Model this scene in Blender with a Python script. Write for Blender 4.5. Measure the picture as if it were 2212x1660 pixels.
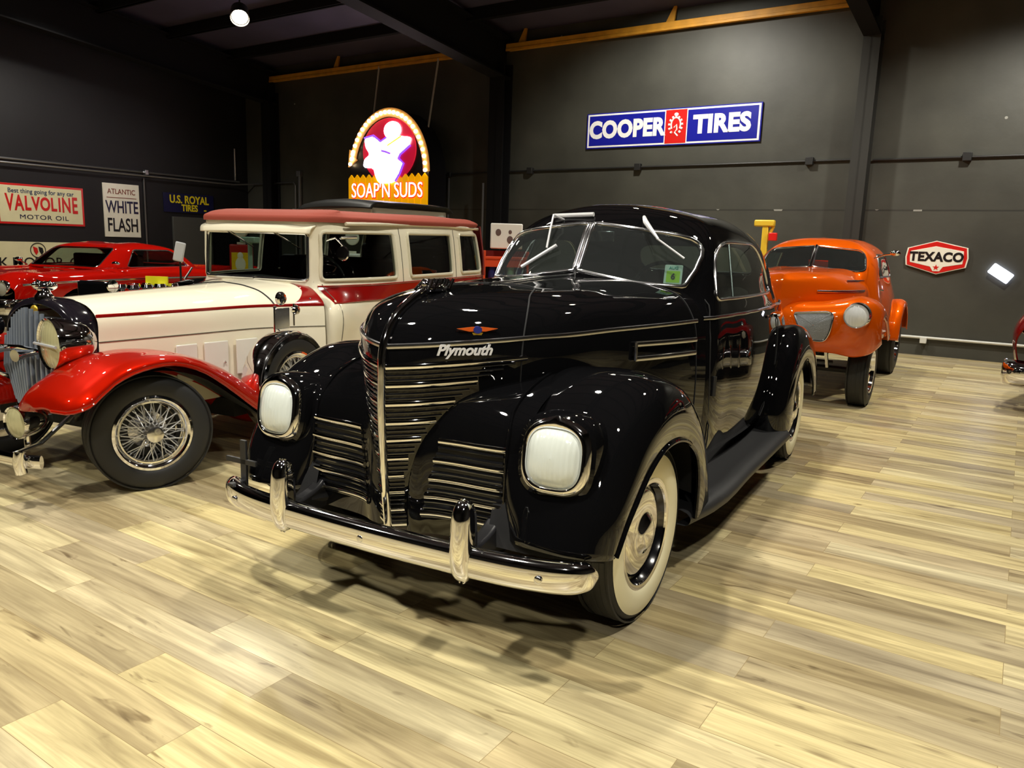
import bpy, bmesh, math, random
import numpy as np
from mathutils import Vector, Matrix
random.seed(7)
for o in list(bpy.data.objects): bpy.data.objects.remove(o)
SC = bpy.context.scene
COL = SC.collection
PI = math.pi
# ------------------------------------------------------------------ camera
cam_d = bpy.data.cameras.new('camera')
cam = bpy.data.objects.new('camera', cam_d); COL.objects.link(cam)
cam_d.sensor_fit = 'HORIZONTAL'; cam_d.sensor_width = 36.0
cam_d.lens = 36.0 * 1658.84 / 2212.0
cam_d.clip_start = 0.05; cam_d.clip_end = 200
rt = Vector((0.83320044, 0.55200943, 0.03259768)); dn = Vector((0.12439307, -0.1296667, -0.983724)); fw = Vector((-0.53879809, 0.8236942, -0.17670449))
cam.matrix_world = Matrix(((rt.x, -dn.x, -fw.x, 1.87775334), (rt.y, -dn.y, -fw.y, -2.63302759), (rt.z, -dn.z, -fw.z, 1.4323251), (0, 0, 0, 1)))
SC.camera = cam
# ------------------------------------------------------------------ world, exposure
SC.view_settings.view_transform = 'Standard'; SC.view_settings.look = 'None'
SC.view_settings.exposure = 0.22; SC.view_settings.gamma = 1.0; SC.view_settings.use_curve_mapping = False
W = bpy.data.worlds.new('world'); SC.world = W; W.use_nodes = True
W.node_tree.nodes['Background'].inputs[0].default_value = (0.02, 0.022, 0.03, 1); W.node_tree.nodes['Background'].inputs[1].default_value = 0.3
# ceiling lamps: (x, y, z, watts, spot angle, aim x, aim y, aim z)
LAMPS = [(-0.6, 1.6, 5.0, 420, 110, -0.6, 1.5, 0), (-0.4, -2.2, 5.0, 520, 110, -0.6, -2.0, 0), (2.6, -0.6, 5.0, 420, 110, 2.6, -0.4, 0),
         (3.2, -4.6, 5.0, 420, 110, 2.2, -3.6, 0), (-3.6, -4.2, 5.0, 420, 110, -3.2, -3.0, 0), (-4.2, -0.6, 5.0, 380, 110, -3.8, 0.0, 0),
         (-4.0, 3.6, 5.0, 300, 110, -3.8, 3.8, 0), (2.0, 4.4, 5.0, 360, 110, 1.6, 4.6, 0), (-0.8, 6.4, 5.45, 380, 120, -0.8, 6.8, 0), (2.0, 8.2, 5.0, 520, 130, 1.6, 9.6, 1),
         (-8.85, 5.65, 4.80, 300, 130, -7.0, 3.6, 0), (-8.0, 0.6, 5.0, 320, 110, -8.0, 1.0, 0), (-12.2, 4.4, 5.75, 600, 115, -14.0, 5.6, 0), (-3.0, 8.0, 5.4, 620, 130, -3.0, 10.2, 2.0)]
# ------------------------------------------------------------------ helpers
def srgb(h):
    if isinstance(h, str):
        v = [int(h[i:i + 2], 16) / 255 for i in (0, 2, 4)]
        return tuple((c / 12.92 if c <= 0.04045 else ((c + 0.055) / 1.055) ** 2.4) for c in v) + (1,)
    return tuple(h) + (1,)
MATS = {}
def mat(name, color='808080', rough=0.5, metal=0.0, coat=0.0, emit=None, estr=0.0, bump=None, noise=None, spec=None, ior=None):
    if name in MATS: return MATS[name]
    m = bpy.data.materials.new(name); m.use_nodes = True; MATS[name] = m
    nt = m.node_tree; b = nt.nodes['Principled BSDF']
    c = srgb(color)
    b.inputs['Base Color'].default_value = c; b.inputs['Roughness'].default_value = rough; b.inputs['Metallic'].default_value = metal
    b.inputs['Coat Weight'].default_value = coat; b.inputs['Coat Roughness'].default_value = 0.02
    if spec is not None: b.inputs['Specular IOR Level'].default_value = spec
    if emit: b.inputs['Emission Color'].default_value = srgb(emit); b.inputs['Emission Strength'].default_value = estr
    tc = None
    if noise or bump:
        tc = nt.nodes.new('ShaderNodeTexCoord')
    if noise:                                   # (scale, amount): gentle colour variation of the material itself
        n = nt.nodes.new('ShaderNodeTexNoise'); n.inputs['Scale'].default_value = noise[0]; n.inputs['Detail'].default_value = 6
        nt.links.new(tc.outputs['Object'], n.inputs['Vector'])
        r = nt.nodes.new('ShaderNodeMix'); r.data_type = 'RGBA'; r.blend_type = 'MULTIPLY'; r.inputs[0].default_value = noise[1]
        r.inputs[6].default_value = c
        cr = nt.nodes.new('ShaderNodeValToRGB'); cr.color_ramp.elements[0].position = 0.3; cr.color_ramp.elements[1].position = 0.7
        cr.color_ramp.elements[0].color = (0.25, 0.25, 0.25, 1); cr.color_ramp.elements[1].color = (1.3, 1.3, 1.3, 1)
        nt.links.new(n.outputs['Fac'], cr.inputs[0]); nt.links.new(cr.outputs[0], r.inputs[7]); nt.links.new(r.outputs[2], b.inputs['Base Color'])
    if bump:
        n = nt.nodes.new('ShaderNodeTexNoise'); n.inputs['Scale'].default_value = bump[0]; n.inputs['Detail'].default_value = 4
        nt.links.new(tc.outputs['Object'], n.inputs['Vector'])
        bp = nt.nodes.new('ShaderNodeBump'); bp.inputs['Strength'].default_value = bump[1]; bp.inputs['Distance'].default_value = bump[2] if len(bump) > 2 else 0.01
        nt.links.new(n.outputs['Fac'], bp.inputs['Height']); nt.links.new(bp.outputs[0], b.inputs['Normal'])
    return m
def glass(name, tint='e8f2ee', refl=1.0, refl_haze=0.0):
    if name in MATS: return MATS[name]
    m = bpy.data.materials.new(name); m.use_nodes = True; MATS[name] = m
    nt = m.node_tree; nt.nodes.remove(nt.nodes['Principled BSDF']); out = nt.nodes['Material Output']
    t = nt.nodes.new('ShaderNodeBsdfTransparent'); t.inputs[0].default_value = srgb(tint)
    g = nt.nodes.new('ShaderNodeBsdfGlossy'); g.inputs['Roughness'].default_value = 0.02
    lw = nt.nodes.new('ShaderNodeLayerWeight'); lw.inputs[0].default_value = 0.5
    pw = nt.nodes.new('ShaderNodeMath'); pw.operation = 'POWER'; pw.inputs[1].default_value = 5.0; nt.links.new(lw.outputs['Facing'], pw.inputs[0])
    f = nt.nodes.new('ShaderNodeMath'); f.operation = 'MULTIPLY_ADD'; f.inputs[1].default_value = 0.93; f.inputs[2].default_value = 0.07; nt.links.new(pw.outputs[0], f.inputs[0])
    mu = nt.nodes.new('ShaderNodeMath'); mu.operation = 'MULTIPLY'; mu.inputs[1].default_value = refl
    mx = nt.nodes.new('ShaderNodeMixShader'); nt.links.new(f.outputs[0], mu.inputs[0]); nt.links.new(mu.outputs[0], mx.inputs[0])
    nt.links.new(t.outputs[0], mx.inputs[1]); nt.links.new(g.outputs[0], mx.inputs[2]); nt.links.new(mx.outputs[0], out.inputs[0])
    if refl_haze:      # pale diffuse haze painted in for room light reflected on the pane
        df = nt.nodes.new('ShaderNodeBsdfDiffuse'); df.inputs[0].default_value = (0.75, 0.82, 0.82, 1); m2 = nt.nodes.new('ShaderNodeMixShader'); m2.inputs[0].default_value = refl_haze
        nt.links.new(mx.outputs[0], m2.inputs[1]); nt.links.new(df.outputs[0], m2.inputs[2]); nt.links.new(m2.outputs[0], out.inputs[0])
    return m
def cat(P, per, closed=False):
    """spline through the points, `per` steps between neighbours"""
    P = np.asarray(P, float); n = len(P)
    if n == 1: return P
    if closed: idx = lambda i: i % n; segs = n
    else: idx = lambda i: min(max(i, 0), n - 1); segs = n - 1
    if n == 2 and not closed: return np.array([P[0] + (P[1] - P[0]) * k / per for k in range(per + 1)])
    def tang(i):
        a, b, c = P[idx(i - 1)], P[idx(i)], P[idx(i + 1)]
        if not closed and i == 0: a = 2 * b - c
        if not closed and i == n - 1: c = 2 * b - a
        return b - a, c - b
    D = lambda v: np.sqrt((v.reshape(v.shape[0] if v.ndim > 1 else 1, -1) ** 2).sum(-1)).mean() + 1e-9
    T = []
    for i in range(n):
        u, v = tang(i); du = np.linalg.norm(u) + 1e-9; dv = np.linalg.norm(v) + 1e-9
        T.append((u / du * dv + v / dv * du) / (du + dv))
    out = []
    for s in range(segs):
        p, q = P[idx(s)], P[idx(s + 1)]; L = np.linalg.norm(q - p)
        m0, m1 = T[idx(s)] * L, T[idx(s + 1)] * L
        for k in range(per):
            t = k / per
            out.append((2 * t ** 3 - 3 * t ** 2 + 1) * p + (t ** 3 - 2 * t ** 2 + t) * m0 + (3 * t ** 2 - 2 * t ** 3) * q + (t ** 3 - t ** 2) * m1)
    if not closed: out.append(P[-1])
    return np.array(out)
def surf(S, pu, pv, cu=False, cv=False):
    """control grid (rows x cols x 3) -> dense grid"""
    R = np.array([cat(r, pv, cv) for r in S])
    return np.array([cat(R[:, j], pu, cu) for j in range(R.shape[1])]).transpose(1, 0, 2)
class MB:
    """collects geometry for ONE mesh object"""
    def __init__(s): s.v = []; s.f = []
    def add(s, verts, faces):
        o = len(s.v); s.v += [tuple(map(float, p)) for p in verts]; s.f += [tuple(i + o for i in f) for f in faces]; return s
    def grid(s, G, cu=False, cv=False, flip=False):
        G = np.asarray(G); a, b = G.shape[:2]; F = []
        for i in range(a if cu else a - 1):
            for j in range(b if cv else b - 1):
                q = (i * b + j, ((i + 1) % a) * b + j, ((i + 1) % a) * b + (j + 1) % b, i * b + (j + 1) % b)
                F.append(q[::-1] if flip else q)
        return s.add(G.reshape(-1, 3), F)
    def both(s, G, **k):
        """grid and its mirror image across y = 0"""
        G = np.asarray(G); s.grid(G, **k); H = G.copy(); H[..., 1] *= -1; k['flip'] = not k.get('flip', False); return s.grid(H, **k)
    def box(s, c, d, rz=0, M=None):
        x, y, z = (t / 2 for t in d); P = [Vector((sx * x, sy * y, sz * z)) for sx in (-1, 1) for sy in (-1, 1) for sz in (-1, 1)]
        R = M if M is not None else Matrix.Rotation(rz, 3, 'Z')
        return s.add([R @ p + Vector(c) for p in P], [(0, 1, 3, 2), (4, 6, 7, 5), (0, 4, 5, 1), (2, 3, 7, 6), (0, 2, 6, 4), (1, 5, 7, 3)])
    def tube(s, P, r, n=10, closed=False, caps=True, flat=None):
        """round bar along P; r number or list; flat=(a,b,up) for an elliptic section"""
        P = [Vector(p) for p in P]; m = len(P); rows = []
        up = Vector(flat[2]) if flat else None; prevn = None
        for i, p in enumerate(P):
            a = P[(i - 1) % m] if (closed or i) else P[0]; b = P[(i + 1) % m] if (closed or i < m - 1) else P[-1]
            t = (b - a)
            t = t.normalized() if t.length > 1e-9 else Vector((1, 0, 0))
            if up is not None: nrm = up - t * up.dot(t)
            elif prevn is None:
                h = Vector((0, 0, 1)) if abs(t.z) < 0.9 else Vector((1, 0, 0)); nrm = h - t * h.dot(t)
            else: nrm = prevn - t * prevn.dot(t)
            nrm.normalize(); prevn = nrm; bn = t.cross(nrm)
            rr = r[i] if hasattr(r, '__len__') else r
            ka, kb = (flat[0], flat[1]) if flat else (1, 1)
            rows.append([p + nrm * (rr * ka * math.cos(2 * PI * k / n)) + bn * (rr * kb * math.sin(2 * PI * k / n)) for k in range(n)])
        o = len(s.v); s.grid(np.array([[tuple(q) for q in row] for row in rows]), cu=closed, cv=True)
        if caps and not closed: s.f.append(tuple(o + k for k in range(n))[::-1]); s.f.append(tuple(o + (m - 1) * n + k for k in range(n)))
        return s
    def lathe(s, prof, n=48, c=(0, 0, 0), ax='y', M=None, close=False):
        """profile [(radius, height)] turned about an axis"""
        rows = []
        for r, h in prof:
            row = []
            for k in range(n):
                a = 2 * PI * k / n
                p = {'y': (r * math.cos(a), h, r * math.sin(a)), 'z': (r * math.cos(a), r * math.sin(a), h), 'x': (h, r * math.cos(a), r * math.sin(a))}[ax]
                p = Vector(p)
                if M is not None: p = M @ p
                row.append(tuple(p + Vector(c)))
            rows.append(row)
        return s.grid(np.array(rows), cu=close, cv=True)
    def ext(s, poly, d0, d1, f):
        """prism: 2-D outline poly, mapped by f(a, b, d)"""
        n = len(poly); P = [f(a, b, d0) for a, b in poly] + [f(a, b, d1) for a, b in poly]
        return s.add(P, [tuple(range(n))[::-1], tuple(range(n, 2 * n))] + [(i, (i + 1) % n, n + (i + 1) % n, n + i) for i in range(n)])
    def ball(s, c, r, n=16, m=10):
        r = r if hasattr(r, '__len__') else (r, r, r)
        rows = [[(c[0] + r[0] * math.sin(PI * i / m) * math.cos(2 * PI * k / n), c[1] + r[1] * math.sin(PI * i / m) * math.sin(2 * PI * k / n), c[2] + r[2] * math.cos(PI * i / m)) for k in range(n)] for i in range(m + 1)]
        return s.grid(np.array(rows), cv=True)
    def bm(s):
        b = bmesh.new(); vs = [b.verts.new(p) for p in s.v]
        for f in s.f:
            try: b.faces.new([vs[i] for i in f])
            except ValueError: pass
        bmesh.ops.remove_doubles(b, verts=b.verts, dist=1e-5)
        bmesh.ops.dissolve_degenerate(b, dist=1e-6, edges=b.edges)
        return b
    def build(s, name, m, parent=None, sharp=35, bevel=0, solid=0, recalc=True):
        return put(s.bm(), name, m, parent, sharp, bevel, solid, recalc)
def put(b, name, m, parent=None, sharp=35, bevel=0, solid=0, recalc=True, inner=None):
    if recalc: bmesh.ops.recalc_face_normals(b, faces=b.faces)
    me = bpy.data.meshes.new(name); b.to_mesh(me); b.free()
    for p in me.polygons: p.use_smooth = True
    if sharp is not None: me.set_sharp_from_angle(angle=math.radians(sharp))
    me.materials.append(m)
    o = bpy.data.objects.new(name, me); COL.objects.link(o)
    if parent: o.parent = parent
    if solid:
        k = o.modifiers.new('solid', 'SOLIDIFY'); k.thickness = solid; k.offset = -1
        if inner: me.materials.append(inner); k.material_offset = 1
    if bevel:
        k = o.modifiers.new('bevel', 'BEVEL'); k.width = bevel; k.segments = 2; k.limit_method = 'ANGLE'; k.angle_limit = math.radians(40)
    return o
def tag(o, label=None, cat_=None, group=None, kind=None):
    if label: o['label'] = label
    if cat_: o['category'] = cat_
    if group: o['group'] = group
    if kind: o['kind'] = kind
    return o
def empty(name, loc=(0, 0, 0), rz=0, label=None, cat_=None, group=None):
    o = bpy.data.objects.new(name, None); COL.objects.link(o); o.location = loc; o.rotation_euler = (0, 0, rz)
    o.empty_display_size = 0.2
    return tag(o, label, cat_, group)
def copy_tree(o, parent=None):
    c = o.copy(); COL.objects.link(c)
    if parent is not None: c.parent = parent
    for ch in list(o.children): copy_tree(ch, c)
    return c
def cut_poly(b, poly, ax=(0, 2), side=None):
    """cuts the outline poly (convex, projected along the third axis) into the mesh; returns the faces inside it"""
    k = ({0, 1, 2} - set(ax)).pop(); cen = np.mean(np.array(poly), axis=0)
    mn, mx = np.min(np.array(poly), axis=0) , np.max(np.array(poly), axis=0)
    ins = []
    for f in b.faces:
        c = f.calc_center_median()
        if side is not None and not side(c): continue
        xs = [v.co[ax[0]] for v in f.verts]; ys = [v.co[ax[1]] for v in f.verts]
        if max(xs) < mn[0] or min(xs) > mx[0] or max(ys) < mn[1] or min(ys) > mx[1]: continue
        ins.append(f)
    n = len(poly)
    for i in range(n):
        a = np.array(poly[i]); q = np.array(poly[(i + 1) % n]); d = q - a; no = np.array([d[1], -d[0]])
        if no.dot(a - cen) < 0: no = -no
        if np.linalg.norm(no) < 1e-9: continue
        no = no / np.linalg.norm(no)
        co = [0, 0, 0]; nn = [0, 0, 0]; co[ax[0]], co[ax[1]] = a; nn[ax[0]], nn[ax[1]] = no
        geom = list({e for f in ins for e in f.edges} | {v for f in ins for v in f.verts}) + ins
        r = bmesh.ops.bisect_plane(b, geom=geom, dist=1e-7, plane_co=co, plane_no=nn)
        fs = {g for g in r['geom'] if isinstance(g, bmesh.types.BMFace)} | {f for f in ins if f.is_valid}
        co, nn = Vector(co), Vector(nn)
        ins = [f for f in fs if (f.calc_center_median() - co).dot(nn) < 0]
    return ins
def take(b, faces):
    """moves faces of a mesh into a new mesh; returns it and its outline as ordered points"""
    nb = bmesh.new(); mp = {}
    for f in faces:
        for v in f.verts:
            if v not in mp: mp[v] = nb.verts.new(v.co)
        nb.faces.new([mp[v] for v in f.verts])
    bmesh.ops.delete(b, geom=faces, context='FACES')
    bmesh.ops.remove_doubles(nb, verts=nb.verts, dist=1e-5)
    ed = [e for e in nb.edges if len(e.link_faces) == 1]; loop = []
    if ed:
        nxt = {}
        for e in ed:
            for u, w in ((e.verts[0], e.verts[1]), (e.verts[1], e.verts[0])): nxt.setdefault(u, []).append(w)
        st = ed[0].verts[0]; cur = st; prev = None
        while True:
            loop.append(cur.co.copy()); nn_ = [w for w in nxt[cur] if w is not prev]
            if not nn_: break
            prev, cur = cur, nn_[0]
            if cur is st or len(loop) > 4000: break
    return nb, loop
def thin(loop, d):
    out = [loop[0]]
    for p in loop[1:]:
        if (p - out[-1]).length >= d: out.append(p)
    return out
def rrect(x0, y0, x1, y1, r, n=5):
    P = []
    for cx, cy, a0 in ((x1 - r, y1 - r, 0), (x0 + r, y1 - r, 90), (x0 + r, y0 + r, 180), (x1 - r, y0 + r, 270)):
        for k in range(n + 1):
            a = math.radians(a0 + 90 * k / n); P.append((cx + r * math.cos(a), cy + r * math.sin(a)))
    return P
def rpoly(pts, r, n=4):
    """rounds the corners of a convex outline"""
    out = []; m = len(pts)
    for i in range(m):
        p = np.array(pts[i], float); a = np.array(pts[i - 1], float); b = np.array(pts[(i + 1) % m], float)
        rr = r[i] if hasattr(r, '__len__') else r
        u = (a - p) / np.linalg.norm(a - p); v = (b - p) / np.linalg.norm(b - p)
        s, e = p + u * rr, p + v * rr
        for k in range(n + 1):
            t = k / n; out.append(tuple((1 - t) ** 2 * s + 2 * t * (1 - t) * p + t * t * e))
    return out
def text_mesh(txt, size, name, m, parent=None, depth=0.004, bold=0.0, sx=1.0, shear=0.0, M=None, space=1.0):
    """lettering as a mesh, centred; lies in the x-z plane facing -y unless M is given"""
    cu = bpy.data.curves.new(name, 'FONT'); cu.body = txt; cu.size = size; cu.extrude = depth; cu.offset = bold; cu.align_x = 'CENTER'; cu.align_y = 'CENTER'; cu.shear = shear; cu.space_character = space; cu.resolution_u = 4
    t = bpy.data.objects.new(name, cu); COL.objects.link(t)
    dg = bpy.context.evaluated_depsgraph_get(); me = bpy.data.meshes.new_from_object(t.evaluated_get(dg))
    bpy.data.objects.remove(t); bpy.data.curves.remove(cu)
    R = (M if M is not None else Matrix.Identity(4)) @ Matrix.Rotation(PI / 2, 4, 'X') @ Matrix.Diagonal((sx, 1, 1, 1))
    me.transform(R); me.name = name; me.materials.clear(); me.materials.append(m)
    o = bpy.data.objects.new(name, me); COL.objects.link(o)
    if parent: o.parent = parent
    return o
# ------------------------------------------------------------------ shared materials
BLACK = mat('black_paint', (0.0035, 0.0035, 0.004), 0.5, 0, 1.0, spec=0.0)
CHROME = mat('chrome', (0.82, 0.82, 0.84), 0.06, 1.0)
CHROME2 = mat('soft_chrome', (0.72, 0.72, 0.74), 0.18, 1.0)
RUBBER = mat('tire_rubber', (0.013, 0.0135, 0.0145), 0.55, bump=(60, 0.05))
WHITEWALL = mat('cream_whitewall', 'f3ecc8', 0.45)
DARK = mat('dark_steel', (0.012, 0.012, 0.013), 0.5)
MATTE = mat('matte_black', (0.006, 0.006, 0.007), 0.8)
GLASS = glass('window_glass', 'd4e2dd', refl_haze=0.012)
GLASSD = glass('tinted_glass', 'b4c4c0', refl_haze=0.022)
# ================================================================== THE ROOM
XL, XR, YB, YF = -15.0, 6.5, 10.5, -9.5
SLOPE = 0.085
def deck(y): return 5.5 + SLOPE * (YB - y)
def floor_mat():
    m = bpy.data.materials.new('plank_floor'); m.use_nodes = True; nt = m.node_tree; L = nt.links.new; b = nt.nodes['Principled BSDF']
    N = nt.nodes.new
    tc = N('ShaderNodeTexCoord'); br = N('ShaderNodeTexBrick')
    L(tc.outputs['Object'], br.inputs['Vector'])
    br.inputs['Scale'].default_value = 1; br.inputs['Brick Width'].default_value = 1.22; br.inputs['Row Height'].default_value = 0.174
    br.inputs['Mortar Size'].default_value = 0.0012; br.inputs['Mortar Smooth'].default_value = 0.3; br.offset = 0.37; br.offset_frequency = 2; br.squash = 1
    br.inputs['Color1'].default_value = (0, 0, 0, 1); br.inputs['Color2'].default_value = (1, 1, 1, 1); br.inputs['Mortar'].default_value = (0.3, 0.3, 0.3, 1)
    sep = N('ShaderNodeSeparateXYZ'); L(tc.outputs['Object'], sep.inputs[0])
    off = N('ShaderNodeMath'); off.operation = 'MULTIPLY'; off.inputs[1].default_value = 37.0; L(br.outputs['Color'], off.inputs[0])
    def stretched(sx, sy):
        a = N('ShaderNodeMath'); a.operation = 'MULTIPLY'; a.inputs[1].default_value = sx; L(sep.outputs[0], a.inputs[0])
        c = N('ShaderNodeMath'); c.operation = 'MULTIPLY'; c.inputs[1].default_value = sy; L(sep.outputs[1], c.inputs[0])
        v = N('ShaderNodeCombineXYZ'); L(a.outputs[0], v.inputs[0]); L(c.outputs[0], v.inputs[1]); L(off.outputs[0], v.inputs[2]); return v
    def noise(v, s, d, dist=0):
        n = N('ShaderNodeTexNoise'); n.inputs['Scale'].default_value = s; n.inputs['Detail'].default_value = d; n.inputs['Distortion'].default_value = dist; L(v.outputs[0], n.inputs['Vector']); return n
    g1 = noise(stretched(0.8, 9), 1.5, 7, 0.9); g2 = noise(stretched(2.0, 75), 1.5, 4); g3 = noise(stretched(1.7, 8.0), 2.0, 3, 1.2)
    ramp = N('ShaderNodeValToRGB'); e = ramp.color_ramp.elements
    e[0].position = 0.0; e[0].color = srgb('ad9f79'); e[1].position = 1.0; e[1].color = srgb('dccf9f')
    k = ramp.color_ramp.elements.new(0.35); k.color = srgb('bfaf89'); k = ramp.color_ramp.elements.new(0.65); k.color = srgb('d2c391')
    L(br.outputs['Color'], ramp.inputs[0])
    r1 = N('ShaderNodeValToRGB'); r1.color_ramp.elements[0].position = 0.30; r1.color_ramp.elements[1].position = 0.62
    r1.color_ramp.elements[0].color = (0.36, 0.31, 0.26, 1); r1.color_ramp.elements[1].color = (1.08, 1.07, 1.05, 1); L(g1.outputs['Fac'], r1.inputs[0])
    m1 = N('ShaderNodeMix'); m1.data_type = 'RGBA'; m1.blend_type = 'MULTIPLY'; m1.inputs[0].default_value = 0.78; L(ramp.outputs[0], m1.inputs[6]); L(r1.outputs[0], m1.inputs[7])
    r2 = N('ShaderNodeValToRGB'); r2.color_ramp.elements[0].position = 0.3; r2.color_ramp.elements[1].position = 0.7
    r2.color_ramp.elements[0].color = (0.72, 0.69, 0.64, 1); r2.color_ramp.elements[1].color = (1.08, 1.08, 1.08, 1); L(g2.outputs['Fac'], r2.inputs[0])
    m2 = N('ShaderNodeMix'); m2.data_type = 'RGBA'; m2.blend_type = 'MULTIPLY'; m2.inputs[0].default_value = 0.6; L(m1.outputs[2], m2.inputs[6]); L(r2.outputs[0], m2.inputs[7])
    r3 = N('ShaderNodeValToRGB'); r3.color_ramp.elements[0].position = 0.25; r3.color_ramp.elements[1].position = 0.35       # knots and dark streaks in the wood
    r3.color_ramp.elements[0].color = (0.30, 0.24, 0.18, 1); r3.color_ramp.elements[1].color = (1, 1, 1, 1); L(g3.outputs['Fac'], r3.inputs[0])
    m3 = N('ShaderNodeMix'); m3.data_type = 'RGBA'; m3.blend_type = 'MULTIPLY'; m3.inputs[0].default_value = 0.8; L(m2.outputs[2], m3.inputs[6]); L(r3.outputs[0], m3.inputs[7])
    vk = N('ShaderNodeTexVoronoi'); vk.inputs['Scale'].default_value = 1.35; L(stretched(1.3, 4.2).outputs[0], vk.inputs['Vector'])        # round knots
    nk = N('ShaderNodeMath'); nk.operation = 'MULTIPLY_ADD'; nk.inputs[1].default_value = 0.22; L(g2.outputs['Fac'], nk.inputs[0]); L(vk.outputs['Distance'], nk.inputs[2])
    rk = N('ShaderNodeValToRGB'); rk.color_ramp.elements[0].position = 0.12; rk.color_ramp.elements[1].position = 0.24; rk.color_ramp.elements[0].color = (0.22, 0.15, 0.10, 1); rk.color_ramp.elements[1].color = (1, 1, 1, 1); L(nk.outputs[0], rk.inputs[0])
    m4 = N('ShaderNodeMix'); m4.data_type = 'RGBA'; m4.blend_type = 'MULTIPLY'; m4.inputs[0].default_value = 0.85; L(m3.outputs[2], m4.inputs[6]); L(rk.outputs[0], m4.inputs[7])
    hs = N('ShaderNodeHueSaturation'); sm = N('ShaderNodeMath'); sm.operation = 'FRACT'; L(off.outputs[0], sm.inputs[0])                      # some planks are greyer than others
    sr = N('ShaderNodeMapRange'); sr.inputs[3].default_value = 0.84; sr.inputs[4].default_value = 1.06; L(sm.outputs[0], sr.inputs[0]); L(sr.outputs[0], hs.inputs['Saturation']); L(m4.outputs[2], hs.inputs['Color'])
    mo = N('ShaderNodeMix'); mo.data_type = 'RGBA'; L(br.outputs['Fac'], mo.inputs[0]); L(hs.outputs[0], mo.inputs[6]); mo.inputs[7].default_value = srgb('8c7850')
    L(mo.outputs[2], b.inputs['Base Color']); b.inputs['Roughness'].default_value = 0.33; b.inputs['Specular IOR Level'].default_value = 0.4
    bp = N('ShaderNodeBump'); bp.inputs['Strength'].default_value = 0.08; bp.inputs['Distance'].default_value = 0.002; L(g2.outputs['Fac'], bp.inputs['Height']); L(bp.outputs[0], b.inputs['Normal'])
    return m
def wall_mat(name, base, scuff=True):
    m = bpy.data.materials.new(name); m.use_nodes = True; nt = m.node_tree; L = nt.links.new; b = nt.nodes['Principled BSDF']; N = nt.nodes.new
    tc = N('ShaderNodeTexCoord'); sep = N('ShaderNodeSeparateXYZ'); L(tc.outputs['Object'], sep.inputs[0])
    n = N('ShaderNodeTexNoise'); n.inputs['Scale'].default_value = 1.3; n.inputs['Detail'].default_value = 7; L(tc.outputs['Object'], n.inputs['Vector'])
    r = N('ShaderNodeValToRGB'); r.color_ramp.elements[0].position = 0.3; r.color_ramp.elements[1].position = 0.7; c = srgb(base)
    r.color_ramp.elements[0].color = (c[0] * .75, c[1] * .75, c[2] * .75, 1); r.color_ramp.elements[1].color = (c[0] * 1.2, c[1] * 1.2, c[2] * 1.2, 1); L(n.outputs['Fac'], r.inputs[0])
    col = r.outputs[0]
    if scuff:      # bare flecks in the paint, and a chipped panel joint
        v = N('ShaderNodeTexVoronoi'); v.inputs['Scale'].default_value = 1.1; L(tc.outputs['Object'], v.inputs['Vector'])
        lt = N('ShaderNodeMath'); lt.operation = 'LESS_THAN'; lt.inputs[1].default_value = 0.022; L(v.outputs['Distance'], lt.inputs[0])
        d = N('ShaderNodeMath'); d.operation = 'SUBTRACT'; d.inputs[1].default_value = 2.155; L(sep.outputs[2], d.inputs[0])
        ab = N('ShaderNodeMath'); ab.operation = 'ABSOLUTE'; L(d.outputs[0], ab.inputs[0])
        l2 = N('ShaderNodeMath'); l2.operation = 'LESS_THAN'; l2.inputs[1].default_value = 0.012; L(ab.outputs[0], l2.inputs[0])
        n2 = N('ShaderNodeTexNoise'); n2.inputs['Scale'].default_value = 1.4; L(tc.outputs['Object'], n2.inputs['Vector'])
        gt = N('ShaderNodeMath'); gt.operation = 'GREATER_THAN'; gt.inputs[1].default_value = 0.60; L(n2.outputs['Fac'], gt.inputs[0])
        mu = N('ShaderNodeMath'); mu.operation = 'MULTIPLY'; L(l2.outputs[0], mu.inputs[0]); L(gt.outputs[0], mu.inputs[1])
        mx = N('ShaderNodeMath'); mx.operation = 'MAXIMUM'; L(lt.outputs[0], mx.inputs[0]); L(mu.outputs[0], mx.inputs[1])
        jn = N('ShaderNodeMix'); jn.data_type = 'RGBA'; L(l2.outputs[0], jn.inputs[0]); L(col, jn.inputs[6]); jn.inputs[7].default_value = (c[0] * .5, c[1] * .5, c[2] * .5, 1)
        mm = N('ShaderNodeMix'); mm.data_type = 'RGBA'; L(mx.outputs[0], mm.inputs[0]); L(jn.outputs[2], mm.inputs[6]); mm.inputs[7].default_value = (0.30, 0.30, 0.27, 1); col = mm.outputs[2]
    L(col, b.inputs['Base Color']); b.inputs['Roughness'].default_value = 0.55
    n3 = N('ShaderNodeTexNoise'); n3.inputs['Scale'].default_value = 4; n3.inputs['Detail'].default_value = 5; L(tc.outputs['Object'], n3.inputs['Vector'])
    bp = N('ShaderNodeBump'); bp.inputs['Strength'].default_value = 0.25; bp.inputs['Distance'].default_value = 0.02; L(n3.outputs['Fac'], bp.inputs['Height']); L(bp.outputs[0], b.inputs['Normal'])
    return m
def struct(o): return tag(o, kind='structure')
WALLB = wall_mat('charcoal_wall', '42423b'); WALLL = wall_mat('black_wall', '131215', False); CEIL = mat('ceiling_deck', (0.060, 0.054, 0.095), 0.7, noise=(0.8, 0.4)); STEEL = mat('black_steel', (0.008, 0.008, 0.009), 0.8, spec=.15)  # ceiling deck colour carries the purple light that falls on it
YELLOW = mat('ochre_beam_paint', 'd2952a', 0.5, noise=(5, 0.3)); GALV = mat('galvanised_conduit', (0.36, 0.36, 0.38), 0.3, 0.9); CONDK = mat('black_conduit', (0.012, 0.012, 0.012), 0.5)
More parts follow.
